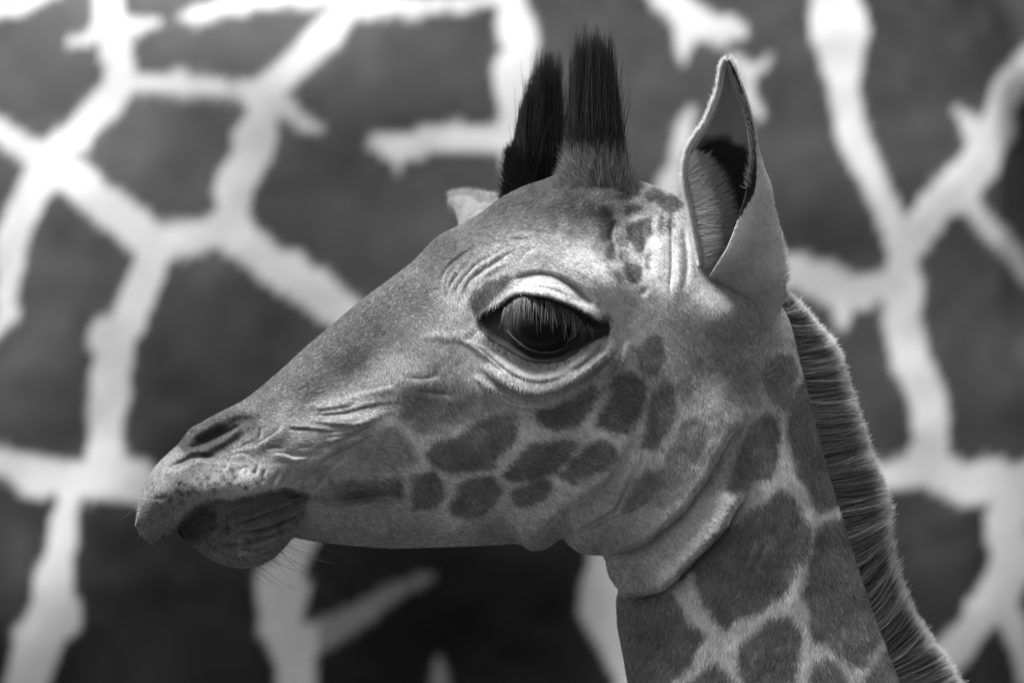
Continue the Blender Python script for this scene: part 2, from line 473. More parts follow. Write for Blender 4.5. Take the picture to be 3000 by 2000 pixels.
tp = rt[:, None] + np.linspace(0, 1, 4)[None, :, None] * (np.array([0, 0, -.42]) + rng.normal(0, .035, (nst, 3)))[:, None]
th_o = hair_obj('tail_tuft', tp, np.array([.0008, .0008, .0006, .0002])[None], np.full((1, 4), .012), M_DARKHAIR, adult)
keep_world(th_o)

# ------------------------------------------------------------------ calf: outline traced in image pixels, as chords (crest point, underside point)
CH = np.array([
 (399,1530, 401,1542), (407,1483, 410,1562), (419,1437, 428,1582), (434,1402, 449,1591), (457,1364, 472,1581), (495,1326, 494,1561), (518,1305, 510,1549), (530,1291, 520,1556),
 (557,1257, 545,1586), (590,1238, 580,1609), (618,1222, 618,1636), (664,1198, 668,1657), (713,1173, 735,1662), (755,1142, 795,1639), (805,1100, 835,1601), (835,1074, 858,1576), (850,1060, 880,1577), (893,1020, 930,1585),
 (975,950, 1035,1596), (1059,880, 1150,1603), (1140,820, 1268,1601), (1212,765, 1383,1597), (1276,700, 1460,1594), (1341,663, 1516,1591),
 (1400,630, 1556,1609), (1464,584, 1597,1605), (1530,550, 1645,1577), (1594,528, 1660,1588), (1636,508, 1690,1612), (1662,480, 1710,1619),
 (1700,458, 1730,1624), (1752,449, 1748,1625), (1802,460, 1764,1627), (1838,496, 1770,1634), (1870,528, 1774,1642), (1969,566, 1778,1662), (2080,645, 1785,1685), (2180,745, 1797,1706), (2250,825, 1810,1726),
 (2290,890, 1808,1747), (2320,950, 1807,1767), (2345,1050, 1808,1795), (2380,1180, 1810,1830), (2420,1350, 1817,1872), (2460,1480, 1826,1916), (2530,1700, 1841,2000),
 (2590,1870, 1862,2100), (2640,2000, 1885,2200), (2700,2150, 1920,2350)], float)
CHB = np.array([(2700,2150, 1920,2350), (2830,2450, 2010,2650), (3000,2760, 2120,3050), (3200,3000, 2230,3500), (3420,3160, 2420,4050), (3750,3260, 2850,4500), (4250,3330, 3700,4720), (4900,3400, 4700,4700),
                (5400,3560, 5350,4560), (5700,3850, 5650,4350), (5780,4050, 5760,4150)], float)

C1 = crom(CH, 40)
mid = 0.5 * np.hypot(*np.diff(C1[:, :2], axis=0).T) + 0.5 * np.hypot(*np.diff(C1[:, 2:], axis=0).T) + 0.5
cum = np.r_[0, np.cumsum(mid)]
NI = 1000
tt = np.linspace(0, cum[-1], NI)
C1 = np.stack([np.interp(tt, cum, C1[:, k]) for k in range(4)], -1)
C2 = crom(CHB, 18)[1:]
CC = np.vstack([C1, C2])
NN, NF = 430, 130
thn = np.linspace(0, np.pi, NN, endpoint=False)
thf = np.linspace(np.pi, 2 * np.pi, NF, endpoint=False)
TH = np.r_[thn, thf]
W = (1 - np.cos(TH)) / 2
UU = CC[:, None, 0] * (1 - W) + CC[:, None, 2] * W
VV = CC[:, None, 1] * (1 - W) + CC[:, None, 3] * W
SGN = np.sign(np.sin(TH))[None] * np.ones_like(UU)         # +1 near side
AS = np.abs(np.sin(TH))[None] * np.ones_like(UU)

# half widths
DW = MQ([(430,1500,105), (480,1440,150), (560,1420,180), (650,1350,185), (800,1350,180), (1000,1300,200), (1200,1200,240), (1400,1100,290), (1590,930,315), (1750,800,320), (1900,800,310), (2100,800,285),
         (1500,700,250), (1700,600,225), (1300,900,250), (900,1150,165), (1100,1000,195), (1700,1200,315), (1500,1400,235), (1300,1450,190), (1000,1500,150), (800,1550,150), (650,1580,150), (550,1540,140),
         (1700,1500,215), (1900,1300,300), (2100,1200,285), (2200,1000,265), (1950,1600,255), (2100,1600,275), (2300,1500,275), (2450,1600,250), (2100,1950,285), (2400,2000,280), (1850,560,190), (1250,780,200),
         (2200,2400,320), (2600,2800,420), (2800,3600,600), (3500,3900,700), (4500,4000,750), (5300,4000,600), (5750,4100,260)], 160)

FEAT = []
def ridge(k, pts, w, a, tp=0.32):
    g = 1.25 if w <= 10 else 1.0
    a = a * np.interp(w, [4, 7, 12, 20], [0.9, 1.3, 1.9, 2.2])
    FEAT.append(('r', crom(crop_px(k, pts), 5), w * g, a, w * g, None, tp))
def fold(k, pts, w, w2, a, ref, tp=0.15):
    """crest that falls gently (w) towards ref and steeply (w2) on the other side"""
    FEAT.append(('f', crom(crop_px(k, pts), 5), w, a * 2.0, w2, crop_px(k, [ref])[0], tp))
def roll(k, pts, w, e, a, ref, tp=0.18, dip=0.25):
    """roll of loose skin on the ref side of a crease: rises within e of the crease, dies away over w"""
    FEAT.append(('o', crom(crop_px(k, pts), 6), w, a * 1.35, e * .9, crop_px(k, [ref])[0], (tp, dip)))
def blob(u, v, ru, rv, a, rot=0.0):
    FEAT.append(('b', (u, v, ru, rv, rot), None, a * 1.8, None, None, None))

# big forms
blob(1620, 905, 240, 165, 58)                 # orbit
blob(1650, 785, 240, 70, 24, 0.2)            # brow ridge
blob(1440, 960, 110, 120, -14)                # hollow before the eye
blob(1830, 930, 110, 170, -18, -0.3)          # temple hollow
blob(1600, 1120, 240, 60, 16, -0.12)          # bag under the eye
blob(1650, 1290, 190, 130, 22, -0.5)          # jaw muscle
blob(1350, 1330, 280, 110, 14, 0.1)
blob(1050, 1100, 200, 60, -12, -0.65)         # side of the nose bone
blob(1190, 1120, 70, 60, 16)
blob(980, 1250, 150, 60, 10, -0.2)
blob(640, 1425, 200, 62, 30, -0.15)           # upper lip
blob(455, 1500, 70, 90, 14)
blob(1010, 1395, 180, 26, -10, -0.02)
blob(1130, 1545, 330, 45, 14)                 # jaw bone
blob(1755, 580, 130, 60, 26)
blob(1990, 760, 60, 160, 14)
blob(2040, 1290, 90, 200, 8, 0.7)
# eye
UP = [(500,735),(600,690),(680,650),(760,590),(830,562),(930,570),(1050,588),(1150,622),(1250,662),(1330,712),(1400,757),(1500,790)]
fold(2, UP[3:], 26, 7, 20, (1000, 480), 0.12)
ridge(2, [(850,520),(980,500),(1100,525),(1220,580)], 4, -5)
ridge(2, [(900,470),(1000,455),(1120,475),(1230,530),(1320,600)], 4, -5)
fold(2, UP[:5], 22, 8, 9, (600, 520), 0.2)
fold(2, [(760,475),(850,425),(1000,405),(1130,435),(1250,505),(1350,595),(1420,680)], 30, 9, -13, (1000, 500), 0.2)
ridge(2, [(800,500),(920,470),(1060,475),(1180,520),(1300,610)], 17, 12)
ridge(2, [(830,505),(950,478),(1060,485),(1150,512)], 2.6, -4)
fold(2, [(540,800),(620,890),(740,960),(860,1030),(960,1062),(1060,1066),(1160,1046),(1250,1000),(1340,930),(1420,885)], 30, 8, 9, (1000, 1200), 0.1)
ridge(2, [(740,850),(800,905),(900,972),(1000,1003),(1100,1000),(1200,960),(1290,890)], 7, 9)
roll(2, [(520,1090),(620,1170),(720,1245),(810,1295),(900,1322),(1000,1320),(1120,1290),(1250,1220),(1400,1115),(1540,985),(1630,880)], 46, 13, 34, (1000, 1100))
roll(2, [(700,1370),(840,1425),(1000,1445),(1150,1415),(1300,1330),(1450,1200),(1560,1075),(1640,950)], 36, 14, 30, (1000, 1300))
roll(2, [(1180,1290),(1300,1220),(1420,1120),(1520,1020),(1580,930)], 18, 8, 14, (1200, 1200), 0.3)
roll(2, [(420,915),(540,960),(660,1060),(760,1140),(880,1200),(1000,1215),(1120,1195),(1260,1130)], 14, 10, 7, (900, 1050), 0.3)
ridge(2, [(1300,1400),(1450,1260),(1570,1110),(1620,1000)], 16, -12)
for arc, a, w in (([(410,700),(425,560),(450,470),(520,395),(620,325),(740,262),(860,215)], -8, 6), ([(390,690),(350,590),(372,500),(440,405),(540,315),(700,225)], -7, 6),
                  ([(470,500),(500,432),(580,372),(680,312),(780,280)], -6, 4), ([(250,560),(240,470),(300,350),(440,240),(620,150)], -7, 7),
                  ([(700,165),(800,145),(900,140),(1000,158)], -6, 5), ([(760,95),(860,75),(960,80),(1060,110)], -6, 5), ([(300,640),(290,560),(320,470),(400,370)], -5, 5), ([(820,330),(900,240),(1000,215)], -4, 5),
                  ([(870,215),(960,205),(1060,215)], -4, 4), ([(640,250),(760,190),(880,165)], -4, 4)):
    ridge(2, arc, w, a)
ridge(2, [(1080,430),(1200,480),(1340,560),(1420,640)], 8, -7)
ridge(2, [(1340,200),(1450,260),(1560,360),(1620,480)], 12, 8)
ridge(2, [(1500,770),(1530,820),(1490,930),(1400,1010)], 6, -6)
ridge(2, [(-60,1185),(0,1190),(130,1190),(250,1160)], 6, -3)
ridge(2, [(0,1280),(150,1300),(280,1310),(370,1350)], 6, -3)
ridge(2, [(60,890),(200,870),(320,880),(440,850),(520,760)], 12, 2)
for arc, a, w in (([(330,905),(420,925),(540,1000),(650,1090),(740,1160)], 7, 14), ([(560,1230),(680,1310),(800,1370),(920,1390)], 9, 18), ([(480,1180),(560,1250),(660,1330)], 6, 16),
                  ([(1320,1390),(1450,1290),(1560,1180),(1640,1060),(1690,960)], 12, 20), ([(1500,1180),(1590,1090),(1660,980),(1700,880)], 9, 14), ([(1180,1150),(1290,1090),(1400,1000),(1480,920)], 7, 12)):
    roll(2, arc, w, 7, a, (arc[1][0] + 30, arc[1][1] - 90), .3, .35)
for arc, a, w in (([(560,330),(640,270),(740,215),(860,180),(980,185)], 6, 12), ([(500,470),(580,390),(680,330),(800,290)], 6, 10), ([(380,560),(420,450),(500,350),(600,280)], 6, 12), ([(280,560),(300,440),(380,330),(480,250)], 6, 14),
                  ([(700,120),(820,95),(940,92),(1060,120),(1160,170)], 6, 12), ([(880,260),(1000,240),(1120,265),(1230,320)], 5, 14)):
    roll(2, arc, w, 7, a, (arc[1][0] + 60, arc[1][1] + 90), .3, .4)
# nostril and muzzle
blob(*crop_px(1, [(770,450)])[0], 100, 26, -11, -0.45)
ridge(1, [(450,520),(530,455),(640,390),(760,325),(880,290),(1000,292),(1080,335)], 15, 6, .2)
roll(1, [(505,545),(580,548),(660,522),(760,475),(860,425),(950,370)], 30, 12, 15, (760, 600), .15, .9)
ridge(1, [(560,530),(660,495),(760,445),(860,395)], 17, -10, .3)
ridge(1, [(650,590),(740,580),(830,535),(940,465),(1030,395)], 16, -6)
ridge(1, [(330,740),(420,690),(500,655),(580,612),(700,615),(800,622)], 7, -12)
roll(1, [(330,755),(450,700),(580,635),(700,632),(830,648),(960,680)], 50, 16, 20, (600, 850), 0.2)
ridge(1, [(500,520),(480,560),(430,600),(400,640)], 7, -6)
for arc, a, w in (
                  ([(1280,402),(1400,402),(1520,405)], -6, 4), ([(1090,380),(1090,440),(1070,490)], -5, 5),
                  ([(1170,880),(1190,800),(1240,715)], -7, 4.5), ([(1250,845),(1285,770),(1340,700)], -7, 4.5), ([(1310,860),(1370,800),(1440,760)], -6, 4.5), ([(1120,830),(1110,760),(1140,690)], -5, 5),
                  ([(820,720),(840,660),(830,640)], -4, 5), ([(920,720),(980,700),(1000,760)], -4, 5), ([(1040,760),(1070,700),(1060,660)], -4, 5),
                  
                  ([(1640,480),(1780,440),(1880,390),(1990,330)], -6, 7), ([(1540,700),(1600,640),(1720,560),(1860,470)], -5, 9),
                  ([(1580,760),(1640,690),(1760,600)], -4, 7), ([(1240,560),(1340,600),(1460,600),(1600,570)], -4, 8), ([(1420,892),(1500,868),(1560,800),(1600,720)], -5, 6),
                  ([(260,930),(330,930),(400,910)], -6, 6)):
    ridge(1, arc, w, a)
ridge(1, [(1420,250),(1560,235),(1700,215),(1830,180)], 15, 8)
ridge(1, [(1380,330),(1560,335),(1760,335),(1900,300)], 9, 7)
roll(1, [(1360,305),(1500,297),(1700,282),(1850,242),(2000,208),(2140,195),(2200,190)], 24, 10, 5.5, (1700, 200), .35, .4)
roll(1, [(1460,345),(1640,368),(1800,380),(1930,347),(2050,287),(2120,270)], 22, 10, 5.5, (1700, 300), .35, .4)
roll(1, [(1650,180),(1780,142),(1900,112),(2000,92),(2140,60)], 24, 10, 10, (1900, 180), .3, .3)
roll(1, [(1560,520),(1680,490),(1800,440),(1900,385),(2000,320)], 26, 10, 9, (1700, 400), .35, .3)
roll(1, [(1500,690),(1620,620),(1760,550),(1900,470),(2010,420)], 26, 12, 8, (1700, 500), .35, .3)
roll(1, [(830,585),(960,548),(1040,535),(1120,490),(1210,430),(1290,345)], 24, 9, 6, (1100, 600), .25, .4)
roll(1, [(850,618),(960,594),(1050,640),(1120,700),(1160,760)], 22, 9, 5, (950, 700), .3, .4)
roll(1, [(1150,600),(1250,590),(1360,620),(1480,610)], 18, 8, 6, (1300, 700), .35, .3)
roll(1, [(1270,400),(1400,400),(1560,410),(1680,430)], 16, 7, 6, (1400, 340), .35, .3)
for arc in ([(1420,270),(1560,262),(1720,240),(1860,205)], [(1480,325),(1640,338),(1800,340),(1920,315)], [(1540,420),(1680,425),(1820,400),(1930,360)], [(1560,470),(1700,455),(1820,425)], [(1440,560),(1560,545),(1680,515)],
            [(1340,520),(1420,540),(1520,520)], [(1120,560),(1200,545),(1290,555)], [(930,560),(980,520),(1060,500)]):
    ridge(1, arc, 5, -4, .35)
# mouth: the upper lip overhangs the lower
MOUTH = [(400,1185),(430,1165),(480,1090),(560,1010),(640,962),(740,942),(880,940),(1020,912),(1150,882),(1290,857),(1370,882),(1440,890),(1510,865)]
FEAT.append(('m', crom(crop_px(1, MOUTH), 6), 60, -62, 6, crop_px(1, [(800, 1100)])[0], 0.05))
roll(1, MOUTH[1:12], 60, 9, 12, (800, 800), 0.06, 0)
for arc, a, w in (([(820,1150),(1000,1095),(1150,1042),(1300,992),(1420,930)], 9, 18), ([(900,1205),(1100,1160),(1250,1112),(1400,1045),(1460,1000)], 10, 18), ([(980,1245),(1150,1220),(1300,1152),(1410,1095)], 10, 18),
                  ([(900,1335),(1120,1300),(1240,1255),(1320,1200)], 9, 20), ([(800,1290),(940,1275),(1090,1262)], 7, 16), ([(1280,955),(1380,950),(1480,905)], 8, 12), ([(900,1400),(1060,1380),(1180,1340)], 7, 20)):
    roll(1, arc, w, 9, a * 2.0, (arc[1][0], arc[1][1] - 60), .3, .4)
ridge(1, [(1350,1210),(1390,1120),(1450,1040)], 9, -7)
for arc in ([(700,700),(720,760),(700,830)], [(780,700),(810,770),(790,850)], [(980,790),(1010,830),(1000,880)], [(1060,800),(1090,840),(1080,880)], [(1200,640),(1260,660),(1330,650)], [(1100,640),(1150,680),(1160,740)], [(1360,690),(1420,650),(1480,640)], [(1300,560),(1390,560),(1480,540)],
            [(1380,830),(1440,800),(1500,740)], [(1400,870),(1480,840),(1550,780)], [(560,700),(590,760),(570,820)], [(880,700),(900,760),(890,820)]):
    ridge(1, arc, 5.5, -1.3, .35)
ridge(1, [(1400,1010),(1500,962),(1600,970),(1750,952),(1900,932),(2091,930)], 14, -12)
ridge(5, [(0,1078),(150,1055),(300,1052),(460,1060)], 14, -8)
# throat and neck rolls
F1 = [(1505,1600),(1574,1576),(1612,1530),(1650,1488),(1708,1454),(1757,1415),(1800,1358),(1832,1300),(1862,1240)]
roll(0, F1, 70, 16, 30, (1500, 1450), 0.1)
F2 = [(1640,1585),(1690,1552),(1750,1520),(1800,1482),(1832,1415),(1868,1345),(1885,1290)]
roll(0, F2, 42, 14, 13, (1700, 1480), 0.2)
F3 = [(1650,1580),(1720,1550),(1791,1516),(1868,1482),(1928,1438)]
roll(0, F3, 20, 10, 5, (1800, 1490), 0.3)
blob(1830, 1560, 150, 55, 12, -0.45)
F4 = [(1755,1634),(1834,1612),(1891,1584),(1930,1550),(1963,1524),(2002,1488),(2040,1434),(2070,1390),(2105,1325),(2143,1262),(2174,1230),(2205,1204)]
roll(0, F4, 120, 24, 42, (1850, 1480), 0.12)
F5 = [(1815,1752),(1899,1737),(1949,1717),(1987,1683),(2017,1652),(2044,1622),(2083,1584),(2121,1542),(2144,1496),(2174,1450),(2195,1410)]
roll(0, F5, 110, 30, 54, (1900, 1640), 0.16, 0.4)
ridge(7, [(1360,440),(1280,620),(1190,780)], 6, 6); ridge(7, [(1420,440),(1330,640),(1240,800)], 6, -5)
ridge(0, [(2290,1185),(2300,1300),(2320,1400),(2375,1490),(2330,1700),(2310,1900)], 26, 7)
ridge(0, [(2060,1240),(2150,1120),(2230,1020)], 40, 3)
for arc in ([(2190,1020),(2203,1045),(2215,1048)], [(2236,1085),(2262,1068),(2280,1040)], [(2240,1100),(2270,1082)]):
    ridge(0, arc, 5, -7)
# creases before the ear
for arc, a, w in (([(1962,620),(1964,700),(1964,775),(1958,850),(1966,880)], -10, 5), ([(1990,640),(2004,700),(2010,775),(2000,860)], -7, 7), ([(2030,690),(2052,740),(2060,790)], -8, 6), ([(1800,640),(1790,700),(1812,760)], -5, 9),
                  ([(1870,640),(1885,700),(1880,780)], -4, 8)):
    ridge(0, arc, w, a)
ridge(0, [(1984,640),(1986,720),(1984,800),(1980,880)], 9, 5)
ridge(0, [(1930,640),(1930,740),(1925,840)], 18, 3)
blob(1880, 855, 10, 10, -6)
blob(2165, 905, 100, 95, 56)                  # root of the ear

EYE_OPEN = np.array([(1476,938),(1484,908),(1512,880),(1556,876),(1606,882),(1646,896),(1682,914),(1706,940),(1703,966),(1690,990),(1659,1014),(1621,1030),(1583,1030),(1544,1018),(1506,992),(1484,966)], float)
EYE_RIM = crop_px(2, [(528,745),(600,690),(680,650),(760,588),(830,560),(930,566),(1050,582),(1150,617),(1250,658),(1330,705),(1400,750),(1500,785),(1506,850),(1420,890),(1340,935),(1250,1002),(1160,1052),(1060,1072),(960,1066),(860,1032),(740,962),(620,892),(545,805)])

def relief(u, v):
    h = np.zeros(u.shape)
    for kind, P, w, a, w2, ref, tp in FEAT:
        if kind == 'b':
            u0, v0, ru, rv, rot = P
            c, s = math.cos(rot), math.sin(rot)
            du, dv = u - u0, v - v0
            m = (np.abs(du) < 3 * max(ru, rv)) & (np.abs(dv) < 3 * max(ru, rv))
            du, dv = du[m], dv[m]
            h[m] += a * np.exp(-((du * c + dv * s) / ru) ** 2 - ((-du * s + dv * c) / rv) ** 2)
            continue
        pad = 3 * max(w, w2)
        m = boxed(u, v, P, pad)
        if not m.any():
            continue
        d, sd, t = polydist(u[m], v[m], P)
        if kind == 'r':
            f = a * np.exp(-(d / w) ** 2)
        else:
            _, rs, _ = polydist(np.array([ref[0]]), np.array([ref[1]]), P)
            good = sd == rs[0]
            if kind == 'o':
                x = np.clip(d / w2, 0, 1)
                f = np.where(good, a * np.sqrt(np.maximum(1 - (1 - x) ** 2, 0)) * np.exp(-(d / w) ** 2), -tp[1] * a * np.exp(-(d / 9)) * sm(0, 3, d))
                tp = tp[0]
            elif kind == 'f':
                f = a * np.exp(-(d / np.where(good, w, w2)) ** 2)
            else:
                f = np.where(good, a * sm(0, w2 * 2, d) * np.exp(-np.maximum(d - 15, 0) / w), 0)
        f = f * sm(0, tp, t) * sm(1, 1 - tp, t) if kind != 'm' else f * sm(1, 1 - .16, t)
        h[m] += f
    m = boxed(u, v, EYE_OPEN, 60)
    if m.any():
        sd = polysd(u[m], v[m], EYE_OPEN)
        h[m] -= 110 * sm(2, -16, sd)
    # loose skin: fine irregular swell
    h += 2.0 * noise(u, v, 70, 0) + 0.9 * noise(u, v, 26, 1)
    return h

vis = np.ones(UU.shape, bool); vis[NI:] = False
H = np.zeros(UU.shape)
vn = vis & (SGN >= 0); vn[:, :NN] &= True
H[vn] = relief(UU[vn], VV[vn])
vf = vis & (SGN < 0)
H[vf] = relief(UU[vf], VV[vf])
edge = sm(0.02, 0.30, AS)
DD = np.maximum(DW(UU, VV), 5)
AMP = 1.0
YY = -SGN * S * (DD * AS ** 0.82 + AMP * H * edge)

# ------------------------------------------------------------------ coat of the calf
TONE = [(430,1500,.22), (420,1440,.20), (520,1420,.17), (600,1380,.16), (700,1430,.36), (450,1560,.18), (560,1290,.10), (640,1180,.11), (760,1180,.11), (900,1130,.10), (850,1190,.25), (950,1190,.27), (800,1140,.10), (900,1150,.12), (700,1220,.10),
        (760,1300,.13), (900,1330,.30), (1010,1360,.40), (1000,1290,.26), (1000,1030,.09), (1100,930,.09), (1200,850,.11), (1300,760,.13), (1180,1000,.15), (1290,980,.24), (1270,1080,.13), (1400,1020,.44), (1350,880,.36), (1400,780,.32),
        (1480,740,.34), (1570,730,.38), (1600,800,.38), (1680,760,.54), (1340,950,.26), (1250,900,.14), (1380,700,.17),
        (1760,800,.56), (1600,860,.50), (1800,900,.52), (1850,980,.50), (1900,900,.46), (1640,700,.28), (1500,690,.28), (1430,650,.11), (1550,600,.06), (1540,650,.075), (1620,620,.055), (1480,620,.08), (1560,560,.05), (1680,560,.05), (1620,570,.055), (1760,560,.05), (1750,490,.045), (1700,500,.045), (1720,640,.05), (1680,670,.10), (1800,700,.12), (1760,680,.10), (1810,540,.06), (1370,680,.12), (1300,720,.10),
        (1860,600,.44), (1960,600,.36), (1900,690,.38), (1820,650,.42), (1900,760,.46), (1930,850,.44), (2000,800,.40), (2050,900,.36), (2000,1000,.36), (1560,1110,.27), (1650,1100,.29), (1600,1170,.40), (1500,1070,.28), (1720,1060,.30), (1350,1150,.30), (1300,1200,.46),
        (1230,1330,.66), (1400,1330,.68), (1550,1260,.68), (1750,1250,.70), (1850,1300,.66), (1480,1380,.64), (1640,1420,.60), (1900,1100,.38), (1450,1420,.46), (1620,1460,.42), (1150,1400,.46), (1310,1430,.50), (1100,1460,.26), (950,1420,.28), (1200,1550,.28), (1000,1540,.24), (1450,1560,.24),
        (1700,1520,.32), (1600,1590,.28), (1800,1570,.24), (1950,1450,.26), (2030,1380,.30), (2000,1200,.30), (2100,1150,.20), (2080,1220,.24), (2150,1300,.38), (2050,1500,.48), (1950,1640,.44), (1840,1690,.28), (2150,1060,.20), (2100,960,.26), (2180,960,.22), (2230,1000,.30),  # tones just below the ear take in its shadow, painted on
        (2290,960,.55), (2330,1050,.55), (2290,1250,.48), (2310,1400,.72), (2450,1480,.72), (2150,1850,.74), (2300,1750,.72), (2350,1900,.72), (2050,1780,.74), (2290,1320,.66), (1850,1780,.28), (2500,1930,.56), (2420,1300,.45), (2560,1950,.56),
        (870,1500,.20), (900,1560,.22), (700,1480,.32), (560,1510,.28), (800,1450,.32), (480,1540,.18)]
PATCH = []   # (polygon, tone, softness, growth)
GROW = [9.5]
def patch(k, pts, tone, soft=9):
    P = crop_px(k, pts)
    PATCH.append((P if GROW[0] > 0 else crom(P, 3, closed=True), tone, soft, GROW[0]))
patch(5, [(1040,490),(1180,450),(1300,520),(1320,570),(1290,650),(1190,720),(1140,820),(960,840),(830,850),(700,790),(660,720),(720,640),(900,600)], .125)
patch(5, [(1240,880),(1330,780),(1440,660),(1560,640),(1700,620),(1780,630),(1740,720),(1620,850),(1480,900),(1330,915)], .11)
patch(5, [(1660,890),(1740,800),(1850,690),(1960,620),(2060,650),(2091,720),(2000,830),(1900,870),(1760,920)], .115)
patch(5, [(170,600),(380,520),(480,600),(540,680),(560,760),(400,800),(250,780),(120,720)], .26, 14)
patch(5, [(470,90),(700,70),(900,120),(1000,250),(900,390),(720,520),(620,545),(480,440),(450,250)], .175, 16)
patch(5, [(-60,950),(440,930),(455,1040),(0,1085)], .12, 12)
patch(5, [(560,905),(700,870),(770,960),(760,1050),(680,1130),(560,1130),(530,1040)], .11, 10)
patch(5, [(900,960),(1060,910),(1160,910),(1220,1000),(1160,1080),(1060,1190),(840,1190),(830,1130),(900,1020)], .105, 10)
patch(5, [(1310,1020),(1440,960),(1580,920),(1600,970),(1540,1060),(1400,1110),(1300,1090)], .11, 10)
patch(5, [(1500,390),(1640,370),(1780,290),(1900,210),(1930,230),(1880,350),(1800,470),(1660,510),(1520,480)], .10)
patch(5, [(1210,450),(1290,400),(1330,440),(1310,500)], .2, 10)
patch(6, [(560,270),(610,240),(700,300),(740,350),(720,450),(680,560),(600,680),(480,670),(360,620),(400,560),(470,440),(510,330)], .10)
patch(6, [(690,60),(760,-10),(840,-30),(870,130),(830,240),(770,230),(700,180)], .13)
patch(6, [(800,380),(880,310),(950,330),(960,480),(940,560),(900,680),(800,800),(720,790),(760,680),(780,560)], .13, 7)
patch(6, [(1040,300),(1080,270),(1120,330),(1110,430),(1060,440),(1030,380)], .18)
patch(6, [(1000,760),(1050,600),(1140,570),(1200,620),(1180,760),(1100,900),(1000,950),(930,870)], .12, 8)
patch(6, [(1100,150),(1180,120),(1250,250),(1230,330),(1150,300)], .2, 16)
patch(6, [(760,980),(840,1000),(840,1100),(760,1200),(650,1260),(600,1270),(640,1180),(700,1050)], .11)
patch(6, [(880,960),(1050,900),(1150,950),(1100,1100),(980,1190),(860,1240),(820,1180)], .16, 12)
patch(6, [(1640,550),(1740,580),(1760,690),(1740,800),(1740,900),(1700,990),(1600,1020),(1500,1080),(1420,1140),(1370,1110),(1420,1000),(1480,820),(1540,690)], .125)
patch(6, [(1680,160),(1760,110),(1860,120),(1890,220),(1870,340),(1850,420),(1810,480),(1740,420),(1680,340),(1660,240)], .14)
GROW[0] = 8.0
patch(0, [(2327,1130),(2362,1110),(2395,1172),(2420,1249),(2445,1350),(2470,1440),(2440,1470),(2410,1480),(2385,1492),(2370,1445),(2361,1417),(2334,1383),(2319,1337),(2304,1268),(2308,1214)], .135)
patch(7, [(1500,70),(1600,120),(1650,200),(1680,290),(1720,330),(1720,440),(1690,560),(1620,700),(1560,830),(1460,890),(1380,960),(1240,1020),(1150,1050),(1100,1130),(1050,1050),(1000,1000),(930,920),(880,800),(860,700),(950,600),(1090,450),(1200,320),(1330,220),(1450,150)], .115)
patch(7, [(300,900),(500,900),(700,880),(740,960),(800,1060),(940,1180),(860,1260),(840,1370),(740,1450),(640,1540),(560,1700),(300,1700),(250,1300),(230,1050)], .125)
patch(7, [(900,560),(1000,450),(1090,340),(1120,380),(1000,520),(880,640),(760,740),(740,720)], .14, 7)
patch(7, [(1200,1260),(1310,1190),(1380,1110),(1480,1050),(1580,1030),(1660,1130),(1670,1200),(1640,1300),(1640,1400),(1600,1568),(1580,1700),(1320,1700),(1220,1450),(1210,1340)], .12)
patch(8, [(400,600),(470,560),(560,545),(620,640),(660,760),(720,920),(780,1100),(800,1200),(740,1320),(680,1400),(640,1440),(560,1380),(500,1340),(450,1300),(380,1280),(360,1200),(350,1080),(310,990),(340,880),(370,740)], .13)
patch(8, [(370,1420),(450,1400),(520,1460),(560,1540),(560,1720),(320,1720),(350,1500)], .13)
patch(8, [(700,1480),(800,1350),(860,1330),(940,1568),(1000,1720),(640,1720)], .13)
patch(7, [(820,1568),(1000,1400),(1040,1380),(1090,1480),(1200,1568),(1200,1760),(780,1760)], .13)
# lower lip and chin
GROW[0] = 0.0
patch(1, MOUTH[1:12] + [(1440,960),(1420,1060),(1370,1180),(1300,1300),(1200,1420),(1060,1500),(900,1510),(760,1470),(560,1340),(400,1240)], .10, 4)
patch(1, [(700,1330),(900,1290),(1100,1240),(1300,1130),(1390,1150),(1300,1320),(1200,1430),(1060,1520),(880,1520),(740,1460)], .18, 22)
patch(1, [(440,1180),(520,1080),(620,1010),(700,1000),(760,1080),(740,1150),(900,1050),(700,1200),(560,1270)], .02, 16)
# head markings
patch(4, [(200,1150),(330,1080),(362,1100),(345,1200),(305,1300),(240,1325),(200,1240),(175,1200)], .035, 4)
patch(4, [(165,1390),(240,1395),(292,1440),(265,1515),(190,1525),(165,1450)], .05, 5)
patch(4, [(390,1000),(440,950),(500,955),(560,990),(545,1040),(470,1065),(415,1045)], .06, 4)
patch(4, [(20,1040),(90,1060),(112,1180),(60,1260),(0,1200)], .04, 7)
patch(4, [(130,930),(220,855),(275,885),(215,965),(150,985)], .05, 4)
patch(4, [(295,935),(370,895),(435,930),(385,985),(310,985)], .06, 4)
patch(4, [(455,1090),(495,1075),(490,1230),(450,1190)], .06, 4)
patch(4, [(395,1085),(430,1090),(420,1200),(385,1170)], .07, 4)
patch(4, [(30,1290),(105,1265),(98,1370),(35,1370)], .06, 5)
patch(4, [(170,1010),(250,1000),(290,1040),(230,1080),(170,1070)], .07, 4)
patch(4, [(300,1330),(340,1340),(335,1430),(300,1410)], .1, 5)
patch(4, [(130,1300),(165,1310),(160,1370),(128,1360)], .08, 4)
patch(2, [(470,575),(560,470),(660,435),(770,415),(740,510),(660,600),(570,695),(460,680)], .002, 6)
patch(2, [(1080,20),(1250,60),(1340,80),(1330,110),(1200,100),(1050,80)], .1, 8)
patch(2, [(800,520),(900,450),(1050,440),(1200,505),(1310,590),(1340,665),(1230,628),(1100,578),(930,552),(815,545)], .48, 7)
patch(2, [(1500,330),(1570,350),(1600,420),(1560,440),(1510,390)], .28, 6)
patch(2, [(1340,690),(1430,680),(1540,730),(1500,790),(1400,760)], .08, 7)
